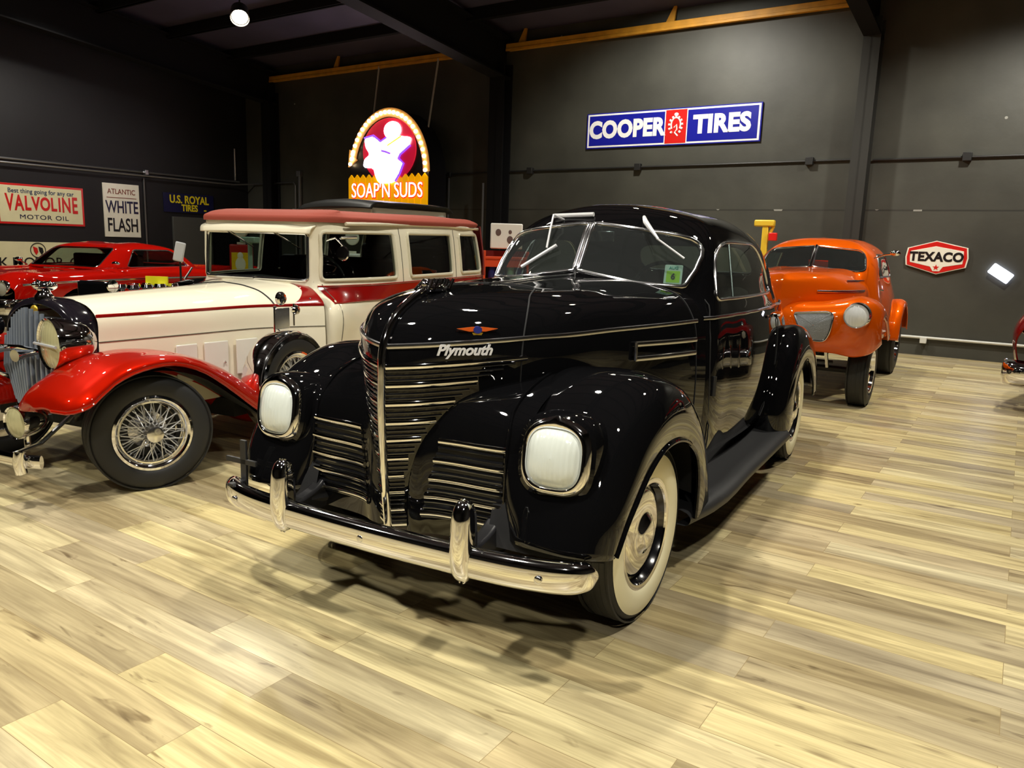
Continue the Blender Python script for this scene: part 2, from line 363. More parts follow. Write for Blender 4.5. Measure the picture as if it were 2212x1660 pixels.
struct(MB().box(((XL + XR) / 2, (YB + YF) / 2, -0.05), (XR - XL + .4, YB - YF + .4, 0.1)).build('floor', floor_mat()))
struct(MB().box(((XL + XR) / 2, YB + 0.1, 3.4), (XR - XL + .4, 0.2, 6.8)).build('wall_back', WALLB))
struct(MB().box((XL - 0.1, (YB + YF) / 2, 3.6), (0.2, YB - YF, 7.2)).build('wall_left', WALLL))
struct(MB().box((XR + 0.1, (YB + YF) / 2, 3.6), (0.2, YB - YF, 7.2)).build('wall_right', WALLL))
struct(MB().box(((XL + XR) / 2, YF - 0.1, 3.6), (XR - XL + .4, 0.2, 7.2)).build('wall_front', WALLL))
c = MB(); x0, x1 = XL - .2, XR + .2
c.add([(x0, YB + .2, deck(YB + .2)), (x1, YB + .2, deck(YB + .2)), (x1, YF - .2, deck(YF - .2)), (x0, YF - .2, deck(YF - .2)), (x0, YB + .2, deck(YB + .2) + .1), (x1, YB + .2, deck(YB + .2) + .1), (x1, YF - .2, deck(YF - .2) + .1), (x0, YF - .2, deck(YF - .2) + .1)],
      [(0, 1, 2, 3), (4, 7, 6, 5), (0, 4, 5, 1), (1, 5, 6, 2), (2, 6, 7, 3), (3, 7, 4, 0)])
struct(c.build('ceiling', CEIL))
# roof frames: a column against the back wall and a sloping girder over it
ntrim = [0]
def trim(mb, m, **k):
    ntrim[0] += 1; return struct(mb.build('trim_%d' % ntrim[0], m, **k))
for X, w in ((-7.1, 0.34), (-0.42, 0.24), (-13.9, 0.3), (5.6, 0.24)):
    m = MB(); y0 = YB - 0.30
    m.box((X, YB - 0.015, 2.45), (w, 0.03, 4.9)).box((X, y0 + 0.015, 2.45), (w, 0.03, 4.9)).box((X, YB - 0.15, 2.45), (0.03, 0.3, 4.9))
    trim(m, STEEL if X != -0.42 else mat('charcoal_column', '2b2b28', 0.5))
    m = MB()
    for dz, ww, t in ((0, w, 0.03), (0.72, w, 0.03)):
        za, zb = 4.62 + dz, 4.62 + dz + SLOPE * (YB - YF)
        m.add([(X - ww / 2, YB, za), (X + ww / 2, YB, za), (X + ww / 2, YF, zb), (X - ww / 2, YF, zb), (X - ww / 2, YB, za + t), (X + ww / 2, YB, za + t), (X + ww / 2, YF, zb + t), (X - ww / 2, YF, zb + t)], [(0, 1, 2, 3), (4, 7, 6, 5), (0, 4, 5, 1), (1, 5, 6, 2), (2, 6, 7, 3), (3, 7, 4, 0)])
    za, zb = 4.64, 4.64 + SLOPE * (YB - YF)
    m.add([(X - .015, YB, za), (X + .015, YB, za), (X + .015, YF, zb), (X - .015, YF, zb), (X - .015, YB, za + .72), (X + .015, YB, za + .72), (X + .015, YF, zb + .72), (X - .015, YF, zb + .72)], [(0, 1, 2, 3), (4, 7, 6, 5), (0, 4, 5, 1), (1, 5, 6, 2), (2, 6, 7, 3), (3, 7, 4, 0)])
    trim(m, STEEL)
for k in range(12):
    y = 9.2 - 1.5 * k; z = deck(y)
    trim(MB().box(((XL + XR) / 2, y, z - 0.11), (XR - XL, 0.07, 0.2)).box(((XL + XR) / 2, y + .03, z - 0.2), (XR - XL, 0.09, 0.02)), STEEL)
# ochre beams on the back wall, with their brackets
def beam(xa, xb, label, brackets):
    r = empty('wall_beam', ((xa + xb) / 2, YB, 5.15), 0, label, 'beam', None); cx = (xa + xb) / 2
    MB().box((0, -0.09, 0.055), (xb - xa, 0.16, 0.11)).box((0, -0.17, 0.0), (xb - xa, 0.02, 0.05)).build('beam_bar', YELLOW, r, bevel=0.006)
    for x in brackets:
        MB().ext([(0, 0), (0.16, 0), (0.02, 0.26), (-0.03, 0.28)], -0.02, 0.02, lambda a, b, d: (x - cx - a, -0.1 + d, 0.1 + b)).build('bracket', YELLOW, r)
beam(-7.0, -0.6, 'long ochre yellow steel beam high on the wall above the blue tire sign', (-6.6, -3.6))
beam(-14.0, -7.4, 'ochre yellow steel beam high on the wall above the lit arched sign', (-11.6,))
# conduits
def conduit(name, pts, r, m, label, boxes=(), bs=0.07, bm_=None, up=(0, 0, 0)):
    e = empty(name, pts[0], 0, label, 'conduit'); o = Vector(pts[0])
    MB().tube([Vector(p) - o for p in pts], r, 8).build('pipe', m, e)
    for b in boxes:
        MB().box(Vector(b) - o, (bs * 1.3, bs, bs * 1.3)).build('junction_box', bm_ or m, e, bevel=0.006)
    return e
conduit('conduit', [(-6.9, YB - .03, 2.89), (-0.55, YB - .03, 2.915)], 0.016, CONDK, 'black conduit with round boxes on the wall below the blue tire sign', [(-6.42, YB - .05, 2.89), (-4.14, YB - .05, 2.9), (-1.19, YB - .05, 2.91)], 0.09)
conduit('conduit', [(-0.27, YB - .03, 2.90), (4.6, YB - .03, 2.91)], 0.016, CONDK, 'black conduit on the wall above the white hexagon oil sign', [(0.98, YB - .05, 2.905)], 0.09)
conduit('conduit', [(-0.2, YB - .035, 0.275), (4.6, YB - .035, 0.265)], 0.02, mat('white_conduit', 'd8d8d0', 0.4), 'white conduit low on the wall right of the orange coupe', [(0.72, YB - .05, 0.235)], 0.07)
conduit('conduit', [(-9.0, YB - .03, 2.87), (-7.35, YB - .03, 2.88)], 0.014, CONDK, 'short black conduit on the wall right of the lit arched sign', [(-8.42, YB - .05, 2.86)], 0.07)
conduit('conduit_riser', [(-8.45, YB - .03, 0.05), (-8.45, YB - .03, 2.80)], 0.024, GALV, 'galvanised riser pipe on the wall right of the lit arched sign')
conduit('conduit_riser', [(-7.34, YB - .325, 0.0), (-7.34, YB - .33, 2.65)], 0.022, GALV, 'galvanised riser pipe beside the black wall column')
conduit('conduit_riser', [(-13.0, YB - .04, 0.05), (-13.0, YB - .04, 2.95)], 0.045, GALV, 'thick galvanised riser pipe in the back corner left of the arched sign', [(-13.0, YB - .05, 2.98)], 0.1)
conduit('conduit', [(XL + .05, 1.5, 2.80), (XL + .05, 10.2, 2.80)], 0.022, GALV, 'upper galvanised conduit running along the left wall over the signs', [(XL + .06, 7.7, 2.80)], 0.08)
conduit('conduit', [(XL + .09, 1.5, 2.72), (XL + .09, 10.0, 2.72), (XL + .3, YB - .06, 2.76), (-13.2, YB - .06, 2.78), (-13.14, YB - .06, 2.72), (-13.14, YB - .06, 0.1)], 0.02, GALV, 'lower galvanised conduit that turns the corner and drops to the floor')
conduit('conduit_riser', [(XL + .03, 10.1, 2.83), (XL + .03, 10.1, 3.6)], 0.022, GALV, 'short galvanised riser above the conduits in the left corner')
conduit('conduit_riser', [(XL + .03, 7.66, 0.0), (XL + .03, 7.66, 2.68)], 0.022, GALV, 'galvanised riser on the left wall beside the white flash sign')
# ceiling lamps
LCAN = mat('lamp_can', (0.015, 0.015, 0.016), 0.4); LENS = mat('lamp_lens', 'ffffff', 0.4, emit='fff3d6', estr=60)
for i, (x, y, z, w, sa, ax_, ay_, az_) in enumerate(LAMPS):
    vis = abs(x + 8.85) < .01
    e = empty('ceiling_lamp', (x, y, z), 0, 'lit round ceiling lamp near the upper left corner' if vis else 'black ceiling spot lamp hanging out of the picture from the roof', 'lamp', 'ceiling spot lamps')
    zt = deck(y) - z; Mt_ = Matrix.Rotation(math.radians(-42), 3, Vector((0.62, 0.79, 0))) if vis else None
    MB().lathe([(0.0, 0.30), (0.07, 0.30), (0.13, 0.22), (0.15, 0.0), (0.142, 0.0), (0.12, 0.2), (0.0, 0.2)], 24, ax='z', M=Mt_).tube([(0, 0, 0.22), (0, 0, zt)], 0.012, 8).build('lamp_can', LCAN, e)
    MB().lathe([(0.0, -0.02), (0.08, -0.015), (0.12, 0.03), (0.12, 0.04), (0, 0.04)], 24, ax='z', M=Mt_).build('lens', LENS, e)
    ld = bpy.data.lights.new('spot_light', 'SPOT'); ld.energy = w; ld.spot_size = math.radians(sa); ld.spot_blend = 0.6; ld.shadow_soft_size = 0.13; ld.color = (1.0, 0.955, 0.85)
    lo = bpy.data.objects.new('spot_light', ld); COL.objects.link(lo); lo.parent = e; lo.location = (0, 0, -0.06)
    d = Vector((ax_ - x, ay_ - y, az_ - z)); lo.rotation_euler = d.to_track_quat('-Z', 'Y').to_euler()
# ================================================================== WHEELS AND COMMON CAR PARTS
def tire_profile(r, w, rim):
    h = w / 2; k = r - rim
    return [(rim, -h * .80), (rim + k * .15, -h * .95), (rim + k * .45, -h), (rim + k * .75, -h * .93), (r - k * .07, -h * .76), (r, -h * .55), (r + .001, 0), (r, h * .55), (r - k * .07, h * .76), (rim + k * .75, h * .93), (rim + k * .45, h), (rim + k * .15, h * .95), (rim, h * .80)]
def wheel(parent, x, y, side, r=0.345, w=0.165, rim=0.215, steer=0, ww=None, style='cap', z=None, tirem=None, name='tire'):
    """side +1: outer face towards +y.  returns the tire; white wall, rim and hub are its children"""
    M = Matrix.Rotation(steer, 3, 'Z'); c = (x, y, r if z is None else z); S = lambda p: [(a, b * side) for a, b in p]
    prof = [tuple(q) for q in cat(np.array([(a, b) for a, b in tire_profile(r, w, rim)]), 3)]
    b = MB().lathe(prof, 72, c, 'y', M)
    for g in (-.42, -.2, .0, .2, .42):         # tread grooves
        yy = g * w * .95
        b.lathe([(r - .004, yy - .006), (r + .0035, yy - .004), (r + .0035, yy + .004), (r - .004, yy + .006)], 72, c, 'y', M)
    t = b.build(name, tirem or RUBBER, parent, sharp=50)
    h = w / 2; k = r - rim
    if ww:
        p = cat(np.array([(rim + .0, h * .83), (rim + k * .15, h * .965), (rim + k * .45, h * 1.018), (rim + k * .62, h * .995), (rim + k * .78, h * .935)]), 3)
        MB().lathe(S(p), 72, c, 'y', M).build('whitewall', ww, t)
    if style == 'cap':
        MB().lathe(S([(rim + .012, h * .80), (rim + .008, h * .90), (rim - .006, h * .86), (rim - .012, h * .62), (rim - .02, h * .45), (.175, h * .40), (.17, h * .30), (.02, h * .30), (.02, -h * .6), (rim, -h * .6)]), 64, c, 'y', M).build('rim', mat('black_rim', (.004, .004, .005), .15, 0, 1.0), t)
        MB().lathe(S([(rim + .010, h * .905), (rim + .002, h * .935), (rim - .010, h * .89), (rim - .014, h * .80)]), 64, c, 'y', M).build('trim_ring', CHROME, t)
        hp = cat(np.array([(.178, h * .42), (.172, h * .58), (.15, h * .68), (.115, h * .74), (.085, h * .76), (.072, h * .84), (.055, h * 1.0), (.03, h * 1.10), (.0, h * 1.13)]), 4)
        MB().lathe(S(hp), 64, c, 'y', M).build('hub_cap', CHROME, t)
    elif style == 'wire':
        MB().lathe(S([(rim + .004, h * .78), (rim + .010, h * .93), (rim - .004, h * .97), (rim - .016, h * .88), (rim - .026, h * .70), (rim - .034, h * .70), (rim - .040, h * .50), (rim - .045, h * .1), (rim - .045, -h * .8), (rim, -h * .8)]), 64, c, 'y', M).build('rim', CHROME, t)
        sp = MB()
        for i in range(60):
            a = 2 * PI * i / 60; a2 = a + (.42 if i % 2 else -.42); ys = (.62, .05, -.35)[i % 3]; yh = (.95, .75, .25)[i % 3]
            p0 = M @ Vector(((rim - .04) * math.cos(a), h * ys * side, (rim - .04) * math.sin(a))); p1 = M @ Vector((.055 * math.cos(a2), h * yh * side, .055 * math.sin(a2)))
            sp.tube([p0 + Vector(c), p1 + Vector(c)], .0032, 6)
        tag(sp.build('wire_spokes', mat('bright_spokes', 'd8dade', .35, .6), t), kind='stuff')
        MB().lathe(S([(0.0, -h * .9), (.10, -h * .9), (.105, -h * .5), (.06, -h * .3), (.062, h * .9), (.05, h * 1.15), (.045, h * 1.35), (.028, h * 1.42), (0, h * 1.42)]), 32, c, 'y', M).build('hub', CHROME2, t)
        MB().lathe(S([(rim - .05, -h * .55), (.02, -h * .6)]), 32, c, 'y', M).build('brake_drum', DARK, t)
    elif style == 'mag':
        MB().lathe(S([(rim + .006, h * .82), (rim + .004, h * .95), (rim - .012, h * .92), (rim - .02, h * .5), (rim - .03, h * .2), (rim - .03, -h * .7)]), 48, c, 'y', M).build('rim', CHROME, t)
        sp = MB()
        for i in range(5):
            a = 2 * PI * i / 5 + .3
            p0 = M @ Vector(((rim - .025) * math.cos(a), h * .30 * side, (rim - .025) * math.sin(a))); p1 = M @ Vector((.04 * math.cos(a), h * .50 * side, .04 * math.sin(a)))
            sp.tube([p0 + Vector(c), p1 + Vector(c)], [.034, .03], 10)
        sp.lathe(S([(0, h * .62), (.05, h * .6), (.065, h * .5), (.07, 0), (0, 0)]), 24, c, 'y', M).build('spokes', CHROME, t)
        MB().lathe(S([(rim - .03, -h * .2), (.0, -h * .2)]), 32, c, 'y', M).build('brake_drum', DARK, t)
    return t
def sup(a, b, n, k=48):
    """superellipse outline"""
    P = []
    for i in range(k):
        t = 2 * PI * i / k; c, s = math.cos(t), math.sin(t)
        P.append((a * math.copysign(abs(c) ** (2 / n), c), b * math.copysign(abs(s) ** (2 / n), s)))
    return P
def lens_mat(name, color, stripes=60):
    """fluted lamp glass over a bright reflector"""
    if name in MATS: return MATS[name]
    m = mat(name, color, 0.18, 0.0, 1.0); nt = m.node_tree; L = nt.links.new; b = nt.nodes['Principled BSDF']
    tc = nt.nodes.new('ShaderNodeTexCoord'); w = nt.nodes.new('ShaderNodeTexWave'); w.inputs['Scale'].default_value = stripes / 5; w.bands_direction = 'Y'; w.inputs['Distortion'].default_value = 0.6
    L(tc.outputs['Object'], w.inputs['Vector']); bp = nt.nodes.new('ShaderNodeBump'); bp.inputs['Strength'].default_value = 0.12; bp.inputs['Distance'].default_value = 0.01
    L(w.outputs['Fac'], bp.inputs['Height']); L(bp.outputs[0], b.inputs['Normal']); return m
# ================================================================== THE BLACK COUPE
CP = empty('coupe', (0, 0, 0), math.radians(-86.0), 'shiny black vintage two-door coupe with chrome grille and whitewall tires, largest car in front', 'car')
A3 = lambda L: np.array(L, float)
# --- hood and prow
HOOD = A3([
    [(.430, 0, 1.248), (.520, 0, 1.212), (.600, 0, 1.160), (.648, 0, 1.085), (.662, 0, .92), (.650, 0, .65), (.622, 0, .40)],
    [(.260, .045, 1.258), (.470, .085, 1.220), (.553, .105, 1.166), (.600, .110, 1.092), (.612, .098, .92), (.605, .070, .65), (.590, .055, .40)],
    [(.040, .085, 1.266), (.330, .205, 1.226), (.440, .235, 1.172), (.490, .240, 1.098), (.500, .215, .92), (.500, .19, .65), (.490, .18, .40)],
    [(-.180, .13, 1.268), (.080, .300, 1.236), (.215, .370, 1.178), (.270, .392, 1.105), (.275, .392, .92), (.270, .38, .65), (.270, .37, .40)],
    [(-.500, .13, 1.280), (-.330, .360, 1.250), (-.270, .475, 1.192), (-.240, .512, 1.112), (-.240, .525, .92), (-.24, .52, .65), (-.24, .51, .40)],
    [(-.780, .13, 1.288), (-.700, .390, 1.262), (-.660, .545, 1.200), (-.640, .600, 1.115), (-.640, .625, .92), (-.64, .625, .65), (-.64, .61, .40)],
    [(-1.04, .13, 1.292), (-1.02, .400, 1.270), (-1.00, .590, 1.208), (-.990, .655, 1.118), (-.990, .685, .92), (-.99, .69, .65), (-.99, .67, .40)]])
def hood_top_fix(S):
    """adds the centre line as a first column so the two halves meet smoothly"""
    top = S[:, :1].copy(); top[1:, 0, 1] = 0; top[1:, 0, 2] += .004; top[0] = S[0, :1]
    top[0, 0, 0] -= .0
    return np.concatenate([top, S], axis=1)
HS = HOOD.copy()
HG = surf(np.concatenate([A3([[(.430, 0, 1.248)], [(.27, 0, 1.260)], [(.06, 0, 1.269)], [(-.17, 0, 1.273)], [(-.5, 0, 1.285)], [(-.78, 0, 1.292)], [(-1.04, 0, 1.297)]]), HOOD], axis=1), 10, 8)
MB().both(HG).build('hood', BLACK, CP, sharp=60)
HC = HOOD
HGF = surf(HC, 24, 24)                 # fine grid for placing trim on the hood skin
def hood_at(z, ymax=None, n=40, off=.004, u0=0.0, xmin=-.96, sl=0.0):
    """points along the left hood skin at height z from the prow backwards"""
    out = []
    for i in range(HGF.shape[0]):
        col = HGF[i]
        for j in range(len(col) - 1):
            a, b = col[j], col[j + 1]
            za, zb = a[2] - sl * min(a[1], .4), b[2] - sl * min(b[1], .4)
            if (za - z) * (zb - z) <= 0 and za != zb and (j > 3):
                t = (z - za) / (zb - za); p = a + t * (b - a)
                out.append(p); break
    out = [p for p in out if (ymax is None or p[1] <= ymax) and p[0] >= xmin]
    res = []
    for i, p in enumerate(out):
        q = out[min(i + 1, len(out) - 1)] - out[max(i - 1, 0)]; nrm = np.array([-q[1], q[0], 0]); nrm = -nrm if nrm[1] < 0 else nrm
        nrm = nrm / (np.linalg.norm(nrm) + 1e-9); res.append(p + nrm * off)
    return res
# chrome centre strip over the prow
cl = HC[0]; cs = cat(np.concatenate([A3([(.34, 0, 1.256)]), cl]), 8)
MB().tube([p + A3([.006, 0, .004]) for p in cs], [.020 if p[2] < 1.2 else .020 for p in cs], 12, flat=(.9, .75, (1, 0, .3))).build('grille_spine', CHROME, CP)
def bars(zs, r, m, name, k=1.0, one=False):
    mb = None
    for z, ym in zs:
        P = hood_at(z, ym, sl=.085)
        if len(P) < 3: continue
        P = thin([Vector(p) for p in P], .02)
        for s in (1, -1):
            Q = [(p.x, p.y * s, p.z) for p in P]
            if one:
                mb = mb or MB(); mb.tube(Q, r, 8, flat=(1.0, .6, (0, 0, 1)))
            else: MB().tube(Q, r, 10, flat=(1.0, .7, (0, 0, 1))).build(name, m, CP)
    if one: mb.build(name, m, CP)
ENDS = [(1.01, .375), (.935, .255), (.868, .195), (.800, .140), (.737, .098), (.667, .066), (.602, .052), (.541, .046), (.474, .045), (.414, .045)]
fy = lambda z: float(np.interp(z, [q[0] for q in ENDS][::-1], [q[1] for q in ENDS][::-1]))
ZB = [1.001, .935, .868, .800, .737, .667, .602, .541, .474, .414]
bars([(z, fy(z) + .02) for z in ZB], .0105, CHROME, 'grille_bar')
slats = []
for a, b in zip(ZB[:-1], ZB[1:]):
    for t in (.25, .5, .75): slats.append((a + (b - a) * t, fy(a + (b - a) * t) + .02))
bars(slats, .0042, mat('black_slat', (.006, .006, .007), .2, 0, 1.0), 'grille_slats', one=True)
# chrome belt strip along the hood and doors
P = thin([Vector(p) for p in hood_at(1.072, None, off=.003, xmin=-.965, sl=.085)], .03)
seam_x = .285
for s in (1, -1):
    Q = [(p.x, p.y * s, p.z + (.0 if p.x > .3 else 0)) for p in P]
    MB().tube([q for q in Q if q[0] > -.955], .010, 8, flat=(1.0, .55, (0, 0, 1))).build('belt_strip', CHROME2, CP)
# seam between the nose and the hood sides
def hood_seam(u):
    i = int(u * (HG.shape[0] - 1)); return [Vector(p) for p in HG[i]]
for s in (1, -1):
    pts = [Vector((p.x, p.y * s, p.z)) for p in hood_seam(.475)]
    MB().tube([p + Vector((0, .001 * s, .001)) for p in pts if p.z > .85], .0032, 6).build('hood_seam', MATTE, CP)
    pts = [Vector((p.x, p.y * s, p.z)) for p in hood_seam(.965)]
    MB().tube([p + Vector((0, .001 * s, .001)) for p in pts if p.z > .65], .003, 6).build('hood_seam', MATTE, CP)
# hood ornament: a chrome ship-like fin on the prow
orn = MB()
orn.ext([(.47, 1.235), (.43, 1.275), (.40, 1.300), (.30, 1.302), (.22, 1.282), (.10, 1.270), (-.06, 1.268), (-.06, 1.262), (.30, 1.255)], -.010, .010, lambda a, b, d: (a, d, b))
orn.ball((.36, 0, 1.268), (.075, .038, .022)); orn.ball((.40, 0, 1.283), (.035, .020, .020))
for k in range(5): orn.tube([(.44 - .035 * k, .030 - .001 * k, 1.262), (.40 - .035 * k, .018, 1.298)], .006, 8).tube([(.44 - .035 * k, -.030 + .001 * k, 1.262), (.40 - .035 * k, -.018, 1.298)], .006, 8)
orn.build('hood_ornament', CHROME, CP, sharp=40)
MB().tube([(-.05, 0, 1.272), (-.45, 0, 1.288), (-.90, 0, 1.299)], .007, 8).build('hood_centre_strip', CHROME2, CP)
# script and winged badge on the left hood side
def side_frame(z, x):
    P = hood_at(z, None, off=.004); i = min(range(len(P)), key=lambda i: abs(P[i][0] - x)); p = P[i]; q = P[max(i - 2, 0)] - P[min(i + 2, len(P) - 1)]
    X = Vector(q).normalized() * -1; Zv = Vector((0, 0, 1)); Y = Zv.cross(X)   # X along the hood backwards
    Mx = Matrix.Identity(4)
    for k in range(3): Mx[k][0] = X[k]; Mx[k][1] = Y[k]; Mx[k][2] = Zv[k]; Mx[k][3] = p[k]
    return Mx
Mx = side_frame(1.066, .505)
text_mesh('Plymouth', .052, 'script', mat('script_silver', 'e8e8ea', .3, .2), CP, .003, .0016, 1.0, .35, Mx)
Mb = side_frame(1.135, .46)
OR = mat('badge_orange', 'd0591a', .3); BLU = mat('badge_blue', '27307e', .3); GOLD = mat('badge_gold', 'c9a437', .3, .6)
bd = MB(); f = lambda a, b, d: tuple((Mb @ Vector((a, d, b, 1)))[:3])
bd.ext([(-.075, .006), (-.02, .012), (.02, .012), (.075, .006), (.03, -.004), (-.03, -.004)], -.003, .003, f); w_ = bd.build('badge', OR, CP)
MB().ext([(.016 * math.cos(t * PI / 8), .002 + .013 * math.sin(t * PI / 8)) for t in range(16)], -.005, .004, f).build('badge_centre', BLU, w_)
MB().ext([(-.02, -.008), (.02, -.008), (.013, -.020), (-.013, -.020)], -.003, .003, f).build('badge_tip', GOLD, w_)
# hood side louvre ornament
for s in (1, -1):
    lv = MB(); a0, a1 = -.33, -.86
    Pu = [p for p in hood_at(1.02, None, off=.012, xmin=-.86) if p[0] < a0]
    for dz in (0.018, -.045):
        lv.tube([(p[0], p[1] * s + .0, p[2] + dz - (.03 * (a0 - p[0]))) for p in Pu[::3]], .012, 8, flat=(1, .7, (0, 0, 1)))
    lv.tube([(Pu[0][0], Pu[0][1] * s, Pu[0][2] + .025), (Pu[0][0], Pu[0][1] * s, Pu[0][2] - .05)], .009, 8)
    lv.build('hood_vent', CHROME2, CP)
# --- cabin and tail: stacked horizontal rings
RINGS = [
    (.40, [(-.70, 0), (-.72, .30), (-.80, .52), (-.98, .66), (-1.35, .705), (-1.80, .73), (-2.30, .725), (-3.05, .69), (-3.90, .45), (-4.05, 0)]),
    (.62, [(-.70, 0), (-.72, .30), (-.80, .53), (-.98, .68), (-1.35, .735), (-1.80, .765), (-2.30, .76), (-3.10, .715), (-3.95, .46), (-4.12, 0)]),
    (.88, [(-.72, 0), (-.74, .30), (-.82, .53), (-.98, .675), (-1.35, .735), (-1.80, .765), (-2.30, .76), (-3.08, .70), (-3.85, .45), (-4.02, 0)]),
    (1.09, [(-.75, 0), (-.77, .30), (-.85, .52), (-1.00, .655), (-1.35, .715), (-1.78, .74), (-2.30, .73), (-3.00, .65), (-3.58, .42), (-3.72, 0)]),
    (1.20, [(-.84, 0), (-.86, .30), (-.96, .53), (-1.08, .628), (-1.38, .680), (-1.80, .705), (-2.30, .69), (-2.92, .60), (-3.30, .37), (-3.42, 0)]),
    (1.36, [(-.945, 0), (-.965, .29), (-1.085, .515), (-1.18, .592), (-1.44, .638), (-1.82, .665), (-2.30, .65), (-2.84, .545), (-3.12, .32), (-3.20, 0)]),
    (1.51, [(-1.055, 0), (-1.08, .275), (-1.20, .475), (-1.30, .540), (-1.53, .580), (-1.86, .605), (-2.28, .585), (-2.72, .475), (-2.93, .27), (-3.00, 0)]),
    (1.605, [(-1.155, 0), (-1.18, .25), (-1.31, .40), (-1.42, .452), (-1.62, .482), (-1.88, .50), (-2.22, .48), (-2.55, .38), (-2.74, .21), (-2.80, 0)]),
    (1.672, [(-1.33, 0), (-1.35, .14), (-1.46, .235), (-1.56, .265), (-1.72, .28), (-1.92, .285), (-2.16, .27), (-2.36, .21), (-2.48, .11), (-2.52, 0)]),
    (1.690, [(-1.60 - .06 * k, 0) for k in range(10)])]

RG = A3([[(x, y, z + (.030 if 1.15 < z < 1.6 else 0) * (1 - min(1, i / 3.2))) for i, (x, y) in enumerate(r)] for z, r in RINGS])
CG = surf(RG, 7, 7)
MBc = MB().both(CG)
cb = MBc.bm(); bmesh.ops.recalc_face_normals(cb, faces=cb.faces)
def panel(poly, ax, side):
    f = cut_poly(cb, poly, ax, side); return take(cb, f)
wins = []
# split windscreen: two panes seen along x (outline in y, z)
for s in (1, -1):
    pl = [(s * .012, 1.284), (s * .27, 1.272), (s * .44, 1.253), (s * .505, 1.243), (s * .545, 1.264), (s * .565, 1.34), (s * .568, 1.41), (s * .560, 1.447), (s * .540, 1.476), (s * .505, 1.498), (s * .455, 1.512), (s * .39, 1.523), (s * .20, 1.546), (s * .012, 1.566)]
    wins.append(('windscreen', panel(pl, (1, 2), lambda c: c.x < -.75 and c.x > -1.6)))
for s in (1, -1):
    pl = rpoly([(-1.20, 1.195), (-2.42, 1.195), (-2.34, 1.36), (-2.16, 1.492), (-1.45, 1.492), (-1.28, 1.40)], [.04, .09, .12, .14, .16, .10], 4)
    wins.append(('side_window', panel(pl, (0, 2), (lambda c: c.y > .35) if s > 0 else (lambda c: c.y < -.35))))
pl = rpoly([(-.45, 1.285), (.45, 1.285), (.40, 1.49), (-.40, 1.49)], .095, 5)
wins.append(('rear_window', panel(pl, (1, 2), lambda c: c.x < -2.5)))
put(cb, 'body', BLACK, CP, sharp=50, solid=.02, inner=mat('headlining_grey', '3c3a36', .9))
for nm, (nb, loop) in wins:
    put(nb, nm, GLASSD if nm == 'windscreen' else GLASS, CP, sharp=None)
    lp = thin(loop, .012)
    if nm == 'windscreen': MB().tube(lp, .013, 8, closed=True).build('windscreen_frame', CHROME2, CP, sharp=60)
    else: MB().tube(lp, .010, 8, closed=True).build('window_frame', CHROME2 if nm == 'side_window' else DARK, CP, sharp=60)
MB().tube([(-.885, 0, 1.285), (-.975, 0, 1.40), (-1.09, 0, 1.566)], .013, 8).build('windscreen_post', DARK, CP)
# vent window bar, door seams and belt strips on the cabin side
for s in (1, -1):
    MB().tube([(-1.50, .672 * s, 1.20), (-1.60, .60 * s, 1.49)], .007, 8).build('window_divider', CHROME2, CP)
    def on_side(x, z):
        best = None
        for r in CG:
            for p in r:
                d = (p[0] - x) ** 2 + (p[2] - z) ** 2
                if p[1] > .3 and (best is None or d < best[0]): best = (d, p)
        return best[1][1]
    ys = lambda x, z: on_side(x, z) * s + .002 * s
    st = [(x, on_side(x, 1.112) * s + .004 * s, 1.112) for x in np.linspace(-1.0, -2.98, 24)]
    MB().tube(st, .010, 8, flat=(1.0, .6, (0, 0, 1))).build('belt_strip', CHROME2, CP)
    for dp in ([(-1.09, 1.20), (-1.04, 1.05), (-1.03, .85), (-1.05, .60), (-1.08, .42)], [(-2.47, 1.20), (-2.46, 1.05), (-2.42, .85), (-2.33, .60), (-2.2, .42)]):
        MB().tube([(x, ys(x, z), z) for x, z in cat(A3(dp), 6)], .0035, 6).build('door_seam', MATTE, CP)
    MB().tube([(-2.22, ys(-2.22, 1.05) + .03 * s, 1.06), (-2.34, ys(-2.3, 1.05) + .03 * s, 1.055)], .011, 8).tube([(-2.34, ys(-2.3, 1.05) - .01 * s, 1.055), (-2.34, ys(-2.3, 1.05) + .03 * s, 1.055)], .009, 8).build('door_handle', CHROME, CP)
    MB().tube([(-1.07, ys(-1.07, .75), .72), (-1.07, ys(-1.07, .75), .82)], .012, 8).build('door_hinge', DARK, CP)
